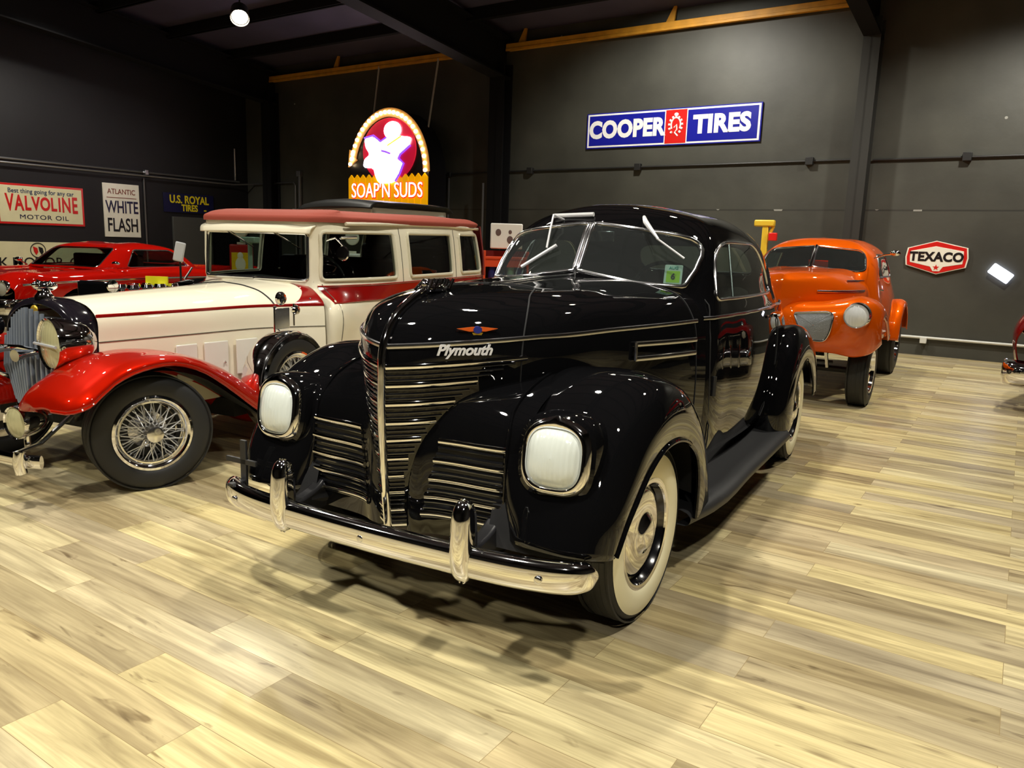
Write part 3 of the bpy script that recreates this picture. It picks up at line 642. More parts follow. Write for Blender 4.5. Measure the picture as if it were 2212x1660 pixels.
# --- front fenders: sections swept round the wheel
CX, CZ = 0.0, .36
def sweep(stations, s, cx=CX, cz=CZ, per=6, pv=6):
    G = []
    for th, pts in stations:
        a = math.radians(th); G.append([(cx + r * math.cos(a), y * s, cz + r * math.sin(a)) for r, y in pts])
    return surf(A3(G), per, pv)
FEN = [
    (8,   [(.52, .44), (.545, .45), (.612, .52), (.630, .62), (.625, .72), (.590, .80), (.540, .835), (.488, .835)]),
    (22,  [(.55, .43), (.590, .44), (.615, .52), (.622, .62), (.618, .72), (.590, .805), (.525, .848), (.448, .845)]),
    (36,  [(.55, .42), (.650, .44), (.625, .52), (.628, .62), (.620, .72), (.585, .81), (.508, .855), (.412, .850)]),
    (52,  [(.50, .40), (.640, .44), (.648, .52), (.650, .62), (.636, .72), (.595, .81), (.500, .858), (.390, .852)]),
    (72,  [(.50, .42), (.640, .45), (.642, .52), (.645, .62), (.628, .73), (.580, .815), (.490, .860), (.372, .853)]),
    (92,  [(.50, .42), (.610, .46), (.616, .53), (.620, .62), (.605, .74), (.565, .82), (.480, .860), (.362, .853)]),
    (112, [(.50, .46), (.590, .50), (.600, .56), (.604, .64), (.594, .75), (.560, .825), (.475, .860), (.370, .853)]),
    (132, [(.50, .52), (.575, .56), (.592, .62), (.600, .68), (.592, .77), (.560, .83), (.485, .858), (.395, .852)]),
    (150, [(.50, .58), (.570, .62), (.605, .67), (.618, .72), (.612, .785), (.585, .83), (.520, .852), (.435, .848)]),
    (168, [(.52, .60), (.590, .64), (.645, .69), (.668, .74), (.664, .79), (.640, .825), (.560, .845), (.458, .842)]),
    (184, [(.55, .60), (.640, .64), (.715, .69), (.745, .74), (.740, .79), (.710, .822), (.600, .838), (.470, .836)]),
    (190, [(.56, .60), (.655, .64), (.738, .69), (.770, .74), (.765, .79), (.735, .820), (.610, .835), (.475, .834)])]
for s in (1, -1):
    G = sweep(FEN, s)
    o = MB().grid(G).build('front_fender', BLACK, CP, sharp=60, solid=.012)
    MB().tube([tuple(p) for p in G[:, -1]], .010, 8).build('fender_lip', BLACK, o)
    # inner wheel well
    MB().grid(surf(A3([[(CX + .60 * math.cos(a), .40 * s, CZ + .54 * math.sin(a)), (CX + .58 * math.cos(a), .62 * s, CZ + .50 * math.sin(a)), (CX + .5 * math.cos(a), .80 * s, CZ + .44 * math.sin(a))] for a in np.linspace(.1, 3.1, 9)]), 3, 3)).build('wheel_well', MATTE, CP)
# --- front apron between the prow and the fenders, with the lower grilles
AP = [  # columns across y; rows from the bottom up and back
    (.030, [(.560, .39), (.566, .48), (.566, .60), (.556, .72), (.530, .80), (.490, .865), (.42, .915), (.25, .95), (-.1, .96)]),
    (.060, [(.592, .39), (.598, .48), (.596, .60), (.582, .72), (.555, .81), (.510, .875), (.43, .925), (.26, .958), (-.1, .965)]),
    (.105, [(.590, .39), (.597, .48), (.596, .60), (.585, .72), (.560, .82), (.513, .885), (.43, .933), (.27, .962), (-.1, .965)]),
    (.16,  [(.566, .39), (.572, .48), (.573, .60), (.566, .72), (.545, .82), (.500, .890), (.42, .935), (.27, .962), (-.1, .965)]),
    (.25,  [(.550, .39), (.556, .48), (.558, .60), (.552, .72), (.532, .82), (.485, .890), (.41, .935), (.27, .962), (-.1, .965)]),
    (.35,  [(.545, .39), (.551, .48), (.553, .60), (.547, .72), (.525, .82), (.470, .888), (.385, .930), (.26, .958), (-.1, .965)]),
    (.44,  [(.535, .39), (.541, .48), (.543, .60), (.536, .72), (.510, .82), (.450, .882), (.36, .925), (.25, .955), (-.1, .965)]),
    (.50,  [(.515, .39), (.522, .48), (.522, .60), (.515, .72), (.490, .82), (.43, .875), (.34, .915), (.24, .945), (-.1, .955)])]
AG = surf(A3([[(x, y, z) for x, z in c] for y, c in AP]), 6, 6)
MB().both(AG).build('front_apron', BLACK, CP, sharp=60)
def apron_at(y, z):
    for i in range(AG.shape[0] - 1):
        if AG[i, 0, 1] <= y <= AG[i + 1, 0, 1]:
            t = (y - AG[i, 0, 1]) / (AG[i + 1, 0, 1] - AG[i, 0, 1]); c = AG[i] + t * (AG[i + 1] - AG[i]); return float(np.interp(z, c[:30, 2], c[:30, 0]))
    return .5
ZL = [.742, .672, .604, .538, .474]; lft = lambda z: .118 + (z - .44) * .205
for s in (1, -1):
    rec = MB().grid([[(apron_at(y, z) + .002, y * s, z) for y in np.linspace(lft(z), .432, 10)] for z in np.linspace(.452, .75, 10)]).build('lower_grille', mat('grille_black', (.003, .003, .003), .3), CP)
    for z in ZL:
        MB().tube([(apron_at(y, z) + .008, y * s, z) for y in np.linspace(lft(z) - .004, .436, 12)], .0105, 10, flat=(1.0, .7, (0, 0, 1))).build('lower_grille_bar', CHROME, CP)
    sl = MB()
    for a, b in zip([.755] + ZL, ZL + [.455]):
        for t in (.33, .67):
            z = a + (b - a) * t
            if z < .75: sl.tube([(apron_at(y, z) + .006, y * s, z) for y in np.linspace(lft(z), .43, 10)], .005, 8)
    sl.build('lower_grille_slats', MATS['black_slat'], CP)
    # bead where the fender meets the apron
    MB().tube([(apron_at(.435, z) + .004, .437 * s, z) for z in np.linspace(.41, .80, 12)] + [(p[0] + .002, p[1] * s, p[2] + .003) for p in AG[-8, 28:44:3]], .006, 8).build('fender_bead', BLACK, CP)
# --- headlamps
LENSW = lens_mat('headlamp_lens', 'dfe7e2', 90)
for s in (1, -1):
    hc = Vector((.452, .620 * s, .737)); R = Matrix.Rotation(math.radians(-8), 3, 'Y') @ Matrix.Rotation(math.radians(4 * s), 3, 'Z')
    def ring(a, b, x, n=3.0, top=0.0):
        return [tuple(hc + R @ Vector((x, p, q + (top * max(0, 1 - abs(p) / .075) if q > 0 else 0)))) for p, q in sup(a, b, n, 56)]
    bz = MB().grid([ring(.124, .128, -.03), ring(.127, .131, .075), ring(.124, .128, .096, top=.010), ring(.117, .120, .112, top=.022), ring(.104, .107, .122, top=.012), ring(.096, .099, .117), ring(.093, .096, .10)], cv=True).build('headlamp', CHROME, CP, sharp=70)
    MB().grid([ring(.096, .099, .108), ring(.086, .089, .124, 2.8), ring(.062, .064, .136, 2.5), ring(.032, .033, .142, 2.2), ring(.0005, .0005, .144)], cv=True).build('lens', LENSW, bz)
    MB().grid([ring(.150, .156, -.06, 2.6), ring(.148, .152, .05, 2.8), ring(.137, .141, .085, 3.0), ring(.124, .128, .094, 3.0)], cv=True).build('bezel_surround', BLACK, bz)
# --- bumper
def bump_x(y): return .765 - .022 * (abs(y) / .55) ** 2 - (max(0, abs(y) - .60) / .22) ** 2 * .065
half = [(.765, 0), (.763, .15), (.757, .30), (.750, .45), (.738, .57), (.722, .655), (.702, .722), (.680, .768), (.656, .795), (.634, .806), (.615, .808)]
pth = np.array([(x, -y) for x, y in half[::-1]][:-1] + half); rows = []
for i, (x, y) in enumerate(pth):
    t = pth[min(i + 1, len(pth) - 1)] - pth[max(i - 1, 0)]; nx, ny = t[1], -t[0]; L = math.hypot(nx, ny); nx, ny = nx / L, ny / L
    e = max(0.0, (abs(y) - .72) / .09); h = .055 * math.sqrt(max(.10, 1 - .35 * e ** 4))
    if x < .63: h *= .55
    rows.append([(x + nx * d, y + ny * d, .408 + h * q) for d, q in ((-.030, .86), (-.018, .98), (.002, .97), (.018, .72), (.023, .30), (.022, -.25), (.014, -.72), (-.004, -.98), (-.03, -.86))])
B = MB().grid(surf(A3(rows), 4, 4)).build('bumper', CHROME, CP, sharp=60, solid=.006)
for y in (0, .68, -.68):
    MB().ball((bump_x(y) + .022, y, .408), (.005, .014, .014)).build('bumper_bolt', CHROME2, B)
for s in (1, -1):
    g = []; gx = bump_x(.405) + .006
    for z, w, d in ((.338, .004, -.012), (.344, .020, .006), (.362, .032, .022), (.40, .038, .036), (.46, .040, .043), (.53, .038, .040), (.58, .033, .032), (.605, .024, .018), (.616, .012, .004), (.619, .003, -.012)):
        g.append([(gx + d * c - (.022 if c < 0 else 0), .405 * s + w * q, z) for q, c in [(math.sin(t), math.cos(t)) for t in np.linspace(-1.9, 1.9, 11)]])
    MB().grid(surf(A3(g), 4, 2)).build('bumper_guard', CHROME, CP, sharp=60, solid=.006)
    MB().ext([tuple(p) for p in cat(A3([(.775, .425), (.72, .445), (.65, .455), (.58, .480), (.535, .510), (.495, .520), (.465, .505), (.455, .46), (.46, .40), (.60, .385), (.77, .39)]), 3, True)], .375 * s, .43 * s, lambda a, b, d: (a, d + (.02 * s if a < .55 else 0), b)).build('bumper_bracket', mat('satin_black', (.012, .012, .014), .35), CP, bevel=.012)
    MB().tube([(.74, .40 * s, .44), (.60, .395 * s, .43), (.30, .36 * s, .40)], .022, 8).build('bumper_arm', DARK, CP)
# plate bracket behind the far end of the bumper
MB().box((.655, -.72, .53), (.012, .032, .19)).box((.655, -.735, .535), (.012, .17, .022)).box((.69, -.72, .455), (.08, .03, .012)).build('plate_bracket', DARK, CP, bevel=.002)
# --- rear fenders
RF = []
for th, k in ((6, 1.02), (22, .98), (42, .93), (65, .92), (88, .93), (110, .95), (132, .99), (155, 1.02), (172, 1.03), (184, 1.02)):
    r = .66 * k; yo = .885
    RF.append((180 - th, [(r * .80, .60), (r * .95, .66), (r * .995, .73), (r, .78), (r * .97, .83), (r * .90, .865), (r * .78, yo), (r * .60, yo)]))
for s in (1, -1):
    G = sweep(RF, s, -2.92, .34)
    G[..., 0] = np.where(G[..., 0] < -2.92, -2.92 + (G[..., 0] + 2.92) * 1.22, G[..., 0])
    MB().grid(G).build('rear_fender', BLACK, CP, sharp=60, solid=.012)
    MB().grid(surf(A3([[(-2.92 + .56 * math.cos(a), .50 * s, .34 + .52 * math.sin(a)), (-2.92 + .5 * math.cos(a), .80 * s, .34 + .48 * math.sin(a))] for a in np.linspace(.1, 3.1, 9)]), 3, 3)).build('wheel_well', MATTE, CP)
    rb = MB().grid(surf(A3([[(-.45, .56, .315), (-.45, .70, .305), (-.45, .80, .298), (-.45, .82, .275), (-.45, .81, .245), (-.45, .75, .24)], [(-.70, .60, .315), (-.70, .74, .305), (-.70, .845, .298), (-.70, .865, .275), (-.70, .86, .245), (-.70, .80, .24)], [(-1.4, .62, .32), (-1.4, .76, .31), (-1.4, .868, .302), (-1.4, .888, .28), (-1.4, .88, .25), (-1.4, .82, .245)], [(-2.38, .64, .325), (-2.38, .78, .315), (-2.38, .885, .308), (-2.38, .905, .285), (-2.38, .90, .255), (-2.38, .84, .25)]]) * A3([1, s, 1]), 4, 3)).build('running_board', mat('ribbed_rubber', (.02, .02, .021), .5), CP, sharp=40)
    MB().box((-1.5, .62 * s, .36), (1.7, .10, .10)).build('rocker_panel', BLACK, CP, bevel=.01)
# --- wheels
wheel(CP, 0, .705, 1, .345, .16, .212, math.radians(-3), WHITEWALL)
wheel(CP, 0, -.705, -1, .345, .16, .212, math.radians(-3), WHITEWALL)
wheel(CP, -2.90, .765, 1, .345, .16, .212, 0, WHITEWALL); wheel(CP, -2.90, -.765, -1, .345, .16, .212, 0, WHITEWALL)
# --- chassis, floor, seat and cabin furniture
MB().box((-1.65, 0, .42), (4.0, .8, .10)).box((-.0, 0, .32), (.10, 1.3, .08)).box((-2.9, 0, .33), (.10, 1.4, .10)).build('chassis', MATTE, CP)
SEAT = mat('grey_seat_cloth', '4a4540', .9)
MB().box((-1.95, 0, .72), (.55, 1.16, .18)).build('seat_cushion', SEAT, CP, bevel=.05)
MB().box((-2.26, 0, .98), (.16, 1.16, .48), M=Matrix.Rotation(math.radians(-10), 3, 'Y')).build('seat_backrest', SEAT, CP, bevel=.05)
MB().box((-1.18, 0, 1.14), (.14, 1.14, .17)).build('dashboard', DARK, CP, bevel=.03)
Ms = Matrix.Rotation(math.radians(-62), 3, 'Y')
st = MB().tube([Vector((-1.45, .33, 1.19)) + Ms @ Vector((.205 * math.cos(t), .205 * math.sin(t), 0)) for t in np.linspace(0, 2 * PI, 37)[:-1]], .011, 8, closed=True)
for t in (.5, 2.6, 4.7): st.tube([Vector((-1.45, .33, 1.19)), Vector((-1.45, .33, 1.19)) + Ms @ Vector((.2 * math.cos(t), .2 * math.sin(t), 0))], .008, 6)
st.tube([(-1.45, .33, 1.19), (-1.15, .33, .98)], .018, 8).build('steering_wheel', mat('steering_wheel_grey', '4c4b48', .4), CP)
MB().box((-1.10, .05, 1.50), (.02, .15, .055)).tube([(-1.10, .05, 1.53), (-1.11, .05, 1.58)], .006, 6).build('rear_view_mirror', CHROME2, CP, bevel=.008)
# wipers folded out over the roof edge, and the visor bar
MB().tube([(-1.13, -.19, 1.585), (-1.03, -.205, 1.605), (-1.0, -.205, 1.53), (-.955, -.20, 1.43)], .006, 8).build('wiper_arm', MATS['script_silver'], CP)
MB().tube([(-.91, -.325, 1.325), (-.95, -.14, 1.445)], .009, 8).build('wiper_blade', MATS['script_silver'], CP)
MB().tube([(-1.16, .26, 1.605), (-1.08, .30, 1.575), (-1.0, .40, 1.49)], [.009, .014, .006], 8).build('wiper_arm', MATS['script_silver'], CP)
MB().tube([(-1.0, .39, 1.495), (-1.03, .53, 1.40)], .005, 8).build('wiper_blade', MATS['script_silver'], CP)
MB().tube([(-1.15, -.26, 1.605), (-1.145, -.02, 1.615)], .012, 8).build('visor_bar', MATS['script_silver'], CP)
# inspection sticker inside the windscreen
Mt = Matrix.Translation((-1.075, .465, 1.318)) @ Matrix.Rotation(math.radians(102), 4, 'Z') @ Matrix.Rotation(math.radians(-25), 4, 'X')
stk = MB(); g = lambda a, b, d: tuple((Mt @ Vector((a, d, b, 1)))[:3])
stk.ext(rrect(-.045, -.052, .045, .052, .006), 0, .002, g); so = stk.build('windscreen_sticker', mat('sticker_white', 'dfeee0', .5), CP)
MB().ext(rrect(-.034, -.045, .034, .018, .004), -.001, .001, g).build('sticker_green', mat('sticker_green', 'b7e61f', .5), so)
text_mesh('6', .045, 'sticker_number', DARK, so, .001, .001, 1, 0, Mt @ Matrix.Translation((0, -.003, -.014)))
text_mesh('AUG', .022, 'sticker_text', mat('sticker_teal', '4aa89a', .5), so, .001, .0005, 1, 0, Mt @ Matrix.Translation((0, -.002, .034)))
# ================================================================== THE CREAM AND RED LIMOUSINE
SD = empty('limousine', (-2.857, -0.303, 0), math.radians(-81), 'cream and red 1930s limousine with wire wheels and a red fabric roof', 'car')
CREAM = mat('cream_paint', 'efe8cf', 0.4, 0, 1.0, spec=0.0); REDP = mat('candy_red_paint', 'a41403', 0.42, 0.35, 1.0, spec=0.0); ROOFC = mat('red_roof_fabric', '96402f', 0.85, bump=(90, 0.15)); PLUM = mat('plum_upholstery', '2a0a12', .8)
SLATG = mat('grille_slat_grey', '8c95a2', .3, 0.45); REDS = mat('dark_red_stripe', '8d0d0a', .2, 0, 1.0)
# --- hood, cowl
SH = A3([
    [(-.13, 0, 1.045), (-.125, .13, 1.032), (-.12, .245, .995), (-.115, .30, .945), (-.11, .315, .80), (-.10, .315, .60), (-.10, .315, .36)],
    [(-.70, 0, 1.070), (-.70, .16, 1.055), (-.70, .30, 1.012), (-.70, .375, .950), (-.70, .395, .80), (-.70, .40, .60), (-.70, .40, .36)],
    [(-1.25, 0, 1.093), (-1.25, .19, 1.076), (-1.25, .36, 1.028), (-1.25, .45, .955), (-1.25, .475, .80), (-1.25, .48, .60), (-1.25, .48, .36)],
    [(-1.62, 0, 1.108), (-1.60, .24, 1.090), (-1.56, .45, 1.042), (-1.54, .57, .962), (-1.54, .60, .80), (-1.54, .605, .60), (-1.54, .60, .36)],
    [(-1.92, 0, 1.118), (-1.88, .30, 1.105), (-1.80, .55, 1.066), (-1.76, .68, .968), (-1.74, .71, .80), (-1.74, .715, .60), (-1.74, .70, .36)]])
SG = surf(SH, 10, 10)
MB().both(SG).build('hood', CREAM, SD, sharp=55)
def sd_curve(u, z0, z1, off=.003, n=30):
    """left hood skin outline at row u between two heights"""
    i = int(round(u * (SG.shape[0] - 1))); return [Vector(p) + Vector((0, off, off * .5)) for p in SG[i] if z0 <= p[2] <= z1]
def sd_line(zf, u0=0.0, u1=1.0, off=.004):
    out = []
    for i in range(int(u0 * (SG.shape[0] - 1)), int(u1 * (SG.shape[0] - 1)) + 1):
        c = SG[i]; zt = zf(c[20, 0])
        for j in range(len(c) - 1):
            if (c[j][2] - zt) * (c[j + 1][2] - zt) <= 0 and c[j][2] != c[j + 1][2]:
                t = (zt - c[j][2]) / (c[j + 1][2] - c[j][2]); p = c[j] + t * (c[j + 1] - c[j]); out.append(Vector((p[0], p[1] + off, p[2]))); break
    return out
for s in (1, -1):
    fl = lambda L: [(p.x, p.y * s, p.z) for p in L]
    MB().tube(fl(sd_line(lambda x: .953 - .004 * x)), .011, 8, flat=(1, .5, (0, 0, 1))).build('hood_stripe', REDS, SD)
    MB().tube(fl(sd_line(lambda x: .805, off=.002)), .003, 6).build('hood_hinge_line', mat('seam_grey', '5c5848', .6), SD)
    MB().tube(fl(sd_curve(.60, .40, 1.2)), .006, 8).build('cowl_band', DARK, SD)
    for a, b in ((-.56, -.70), (-.75, -.92), (-.98, -1.16)):
        y = lambda x: float(np.interp(-x, [.1, .7, 1.25], [.317, .40, .482])) + .004
        dr = MB().add([(a, y(a) * s, .50), (b, y(b) * s, .50), (b, y(b) * s, .745), (a, y(a) * s, .745), (a, (y(a) + .008) * s, .505), (b, (y(b) + .008) * s, .505), (b, (y(b) + .008) * s, .74), (a, (y(a) + .008) * s, .74)], [(0, 1, 2, 3), (4, 7, 6, 5), (0, 4, 5, 1), (1, 5, 6, 2), (2, 6, 7, 3), (3, 7, 4, 0)]).build('hood_vent_door', mat('vent_cream', 'e6e4d8', .2, 0, 1.0), SD, bevel=.004)
        MB().ball((b * .8 + a * .2, (y(b) + .012) * s, .60), (.008, .006, .008)).build('vent_knob', CHROME, dr)
# red sweep over the cowl
sw = []
ROW = lambda u: SG[int(round(u * (SG.shape[0] - 1)))]
def on_row(u, t): r = ROW(u); k = t * (len(r) - 1); i = min(int(k), len(r) - 2); return r[i] + (k - i) * (r[i + 1] - r[i])
inner = [(.745, .485), (.80, .455), (.86, .41), (.905, .35), (.935, .28), (.955, .20), (.965, .10), (.968, 0)]
outer = [(.76, .515), (.84, .515), (.92, .515), (1.0, .510), (1.0, .40), (1.0, .27), (1.0, .13), (1.0, 0)]
for s in (1, -1):
    G = []
    for (u0, t0), (u1, t1) in zip(inner, outer):
        G.append([on_row(u0 + (u1 - u0) * k / 6, t0 + (t1 - t0) * k / 6) + np.array([.002, .003, .005]) for k in range(7)])
    MB().grid(surf(np.array(G) * A3([1, s, 1]), 4, 1)).build('cowl_sweep', REDS, SD)
# --- radiator
RAD = []
for x, k, zt in ((.035, .94, 1.018), (.02, 1.0, 1.045), (-.06, 1.02, 1.055), (-.13, 1.0, 1.048)):
    RAD.append([(x, .0, zt), (x, .10 * k, zt - .010), (x, .20 * k, zt - .045), (x, .28 * k, zt - .115), (x, .305 * k, zt - .22), (x, .30 * k, .66), (x, .26 * k, .40), (x, .20 * k, .34)])
MB().both(surf(A3(RAD), 4, 6)).build('radiator_shell', mat('dark_plum_shell', (.010, .008, .012), .12, 0, 1.0), SD, sharp=60, solid=.01)
def rad_w(z): return float(np.interp(z, [.32, .40, .66, .86, .92, .97], [.05, .17, .27, .275, .25, .20]))
gr = MB()
gr.grid(A3([[(.02 - .0 * abs(q), q * .9, z) for z in np.linspace(.34, .95, 8)] for q in np.linspace(-.27, .27, 9)])).build('radiator_core', MATTE, SD)
for k in range(-8, 9):
    y = k * .0345; zt = 1.0 - .055 * (abs(y) / .15) ** 1.5 - (.045 if abs(y) > .2 else 0); zb = .335 + .62 * max(0, abs(y) - .02) ** 1.15
    xf = .105 - .20 * abs(y)
    MB().tube([(xf - .01, y, zt), (xf + .01, y, (zt + zb) / 2), (xf, y * .8, zb)], .0115, 8, flat=(1.2, .8, (1, 0, 0))).build('grille_slat', SLATG, SD)
MB().lathe([(0, .05), (.03, .045), (.035, .02), (.05, .0), (.05, -.02)], 24, (-.02, 0, 1.06), 'z').ball((-.03, 0, 1.115), (.075, .032, .03)).ball((.02, 0, 1.125), (.03, .02, .022)).tube([(-.04, 0, 1.12), (-.02, .06, 1.15)], [.012, .004], 8).tube([(-.04, 0, 1.12), (-.02, -.06, 1.15)], [.012, .004], 8).build('radiator_cap', CHROME, SD)
MB().ball((.045, .0, .985), (.012, .03, .026)).build('radiator_badge', mat('badge_gold', 'c9a437', .3, .6), SD)
# --- headlamps, fog lamp, horn
LENSY = lens_mat('lamp_glass_yellow', 'b9b48a', 60)
def lamp(parent, c, r, depth, name='headlamp', toe=0):
    M = Matrix.Rotation(toe, 3, 'Z')
    b = MB().lathe([(r * .93, .012), (r, .02), (r * 1.03, .0), (r * 1.0, -.02), (r * .93, -depth * .4), (r * .72, -depth * .75), (r * .40, -depth * .95), (0, -depth)], 48, c, 'x', M).build(name, CHROME, parent, sharp=60)
    MB().lathe([(r * .95, .010), (r * .7, .022), (r * .35, .03), (0, .033)], 48, c, 'x', M).build('lens', LENSY, b)
    if name == 'headlamp': MB().tube([Vector(c) + M @ Vector((.036, y_ * r * .93, -.004)) for y_ in (-1, -.5, 0, .5, 1)], .008, 8).build('lens_bar', mat('bright_spokes', 'd8dade', .35, .6), b)
    return b
for s in (1, -1):
    lamp(SD, (.235, .405 * s, .838), .138, .22, toe=-.22 * s)
    lamp(SD, (.385, .30 * s, .425), .088, .16, 'fog_lamp')
    MB().tube([(.18, .40 * s, .72), (.10, .30 * s, .60), (.05, .22 * s, .55)], .018, 8).build('lamp_post', CHROME, SD)
    MB().tube([(.34, .30 * s, .36), (.34, .30 * s, .27)], .016, 8).build('lamp_post', CHROME, SD)
    MB().tube([(.12, .12 * s, .76), (.16, .13 * s, .76), (.27, .14 * s, .755)], [.016, .018, .034], 20).build('horn', CHROME, SD)
MB().tube([(.14, -.36, .76), (.15, 0, .78), (.14, .36, .76)], .012, 8).build('lamp_bar', CHROME, SD)
hb = MB()
for k in range(5): hb.lathe([(.055 - .003 * k, -.02 * k), (.075 - .004 * k, -.02 * k - .008), (.055 - .003 * k, -.02 * k - .02)], 24, (.06, -.455, .86), 'x')
hb.build('ribbed_horn', mat('gloss_black_enamel', (.006, .006, .008), .12, 0, 1.0), SD)
# --- bumper
MB().tube([(.50, y, .27) for y in np.linspace(-.52, .52, 5)], .03, 12, flat=(1.2, .5, (0, 0, 1))).tube([(.50, .50, .27), (.47, .60, .27)], .03, 12, flat=(1.2, .5, (0, 0, 1))).build('bumper', CHROME, SD)
for y in (.52, .22, -.22, -.52): MB().tube([(.525, y, .215), (.535, y, .27), (.525, y, .325)], .028, 12).build('bumper_guard', CHROME, SD)
MB().tube([(.47, .35, .27), (.30, .35, .30), (.1, .38, .45)], .012, 8).tube([(.45, -.35, .27), (.30, -.35, .30), (.1, -.38, .45)], .012, 8).build('bumper_iron', CHROME2, SD)
# --- clamshell front fenders running into the running boards
FS = [  # x, crest z, outer lip z
    (.525, .555, .550), (.50, .615, .548), (.42, .668, .572), (.32, .715, .622), (.18, .772, .688), (.02, .796, .722), (-.15, .788, .722), (-.32, .752, .665), (-.50, .680, .545), (-.70, .558, .385), (-.88, .418, .255), (-1.05, .300, .200), (-1.25, .245, .195), (-1.5, .235, .195)]
for s in (1, -1):
    G = []
    for k, (x, zc, zl) in enumerate(FS):
        nr = min(1, k / 2.0 + .25)      # nose of the fender rounds off
        G.append([(x - .04 * (1 - nr), (.635 - .30 * nr) * s, zc - .13 * nr - .0), (x, (.635 - .21 * nr) * s, zc - .045 * nr), (x, (.64 - .09 * nr) * s, zc - .004), (x, .66 * s, zc), (x, (.66 + .10 * nr) * s, zc - .012 * nr), (x, (.66 + .175 * nr) * s, zc - .36 * (zc - zl)), (x, (.66 + .212 * nr) * s, zl + .012), (x, (.66 + .205 * nr) * s, zl)])
    G = surf(A3(G), 5, 5)
    f_ = MB().grid(G).build('front_fender', REDP, SD, sharp=70, solid=.012)
    MB().tube([tuple(p) for p in G[::2, -1]], .009, 8).build('fender_edge', REDP, f_)
    MB().grid(surf(A3([[(.36, .40 * s, .56), (.36, .80 * s, .55)], [(.2, .40 * s, .68), (.2, .84 * s, .665)], [(0, .40 * s, .715), (0, .85 * s, .70)], [(-.3, .40 * s, .68), (-.3, .85 * s, .635)], [(-.6, .42 * s, .54), (-.6, .85 * s, .44)], [(-.9, .45 * s, .34), (-.9, .85 * s, .225)], [(-1.1, .5 * s, .22), (-1.1, .8 * s, .19)]]), 4, 2)).build('fender_liner', mat('liner_slate', '1b2028', .6), SD)
    MB().grid(surf(A3([[(x, .37 * s, zi + .02), (x, .31 * s, zi - .08), (x, .25 * s, (zi + .42) / 2), (x, .22 * s, .42)] for x, zi in ((.20, .63), (.12, .655), (0, .67), (-.25, .64), (-.55, .56), (-.9, .45))]), 4, 4)).build('fender_valance', REDP, SD, solid=.008)
    MB().box((-2.55, .74 * s, .215), (2.3, .28, .045)).build('running_board', REDP, SD, bevel=.012)
    # rear fender
    RFS = [(5, .94), (25, .96), (50, 1.0), (80, 1.02), (105, 1.02), (130, 1.04), (155, 1.1), (172, 1.16), (182, 1.2)]
    st = [(180 - a, [(.46 * k, .52), (.49 * k, .60), (.50 * k, .68), (.49 * k, .77), (.46 * k, .84), (.42 * k, .87), (.40 * k, .865)]) for a, k in [(180 - q, w) for q, w in RFS]]
    MB().grid(sweep(st, s, -4.35, .35)).build('rear_fender', REDP, SD, sharp=70, solid=.012)
# --- cabin: rings from the sill to the roof edge
BX0, BX1 = -1.72, -5.10
def ring(z, hw, xf, xr, hf):
    t = min(1, max(0, (z - .96) / .13)); a = hf * (1 - t) + .525 * t; b = (hw - .03) * (1 - t) + .565 * t; c = hw * (1 - t) + (hw - .055) * t
    return [(xf, 0, z), (xf + .002, a * .5, z), (xf - .006 + .03 * (1 - t), a, z), (xf - .05 + .06 * (1 - t), b, z), (xf - .40, c, z), (-3.2, hw + .01, z), (-4.3, hw, z), (xr + .28, hw - .05, z), (xr + .06, hw * .62, z), (xr, 0, z)]
SR = A3([ring(.34, .70, -1.80, -5.12, .57), ring(.62, .73, -1.80, -5.20, .57), ring(.92, .745, -1.81, -5.20, .57), ring(1.09, .74, -1.82, -5.18, .57), ring(1.30, .72, -1.84, -5.14, .56), ring(1.50, .69, -1.85, -5.08, .55), ring(1.565, .675, -1.85, -5.05, .54)])
SCG = surf(SR, 6, 8)
sb = MB().both(SCG).bm(); bmesh.ops.recalc_face_normals(sb, faces=sb.faces)
sw_ = []
for s in (1, -1):
    sd = (lambda c: c.y > .5) if s > 0 else (lambda c: c.y < -.5)
    for x0_, x1_, r in ((-2.86, -1.905, .035), (-4.03, -3.12, .035), (-4.76, -4.26, .035)):
        pl = rrect(x0_, 1.125, x1_, 1.49, r); sw_.append(('side_window', take(sb, cut_poly(sb, pl, (0, 2), sd))))
ws = rpoly([(-.505, 1.125), (.505, 1.125), (.495, 1.475), (-.495, 1.475)], .03); sw_.append(('windscreen', take(sb, cut_poly(sb, ws, (1, 2), lambda c: c.x > -2.2))))
put(sb, 'body', CREAM, SD, sharp=45, solid=.03, inner=PLUM)
GL2 = glass('clear_glass', 'c9d4d0')
for nm, (nb, loop) in sw_:
    put(nb, nm, GL2, SD, sharp=None); lp = thin(loop, .015)
    MB().tube(lp, .016 if nm == 'side_window' else .013, 8, closed=True).build('window_frame', mat('cream_frame', 'dcd6bd', .25, 0, .6) if nm == 'side_window' else CHROME2, SD)
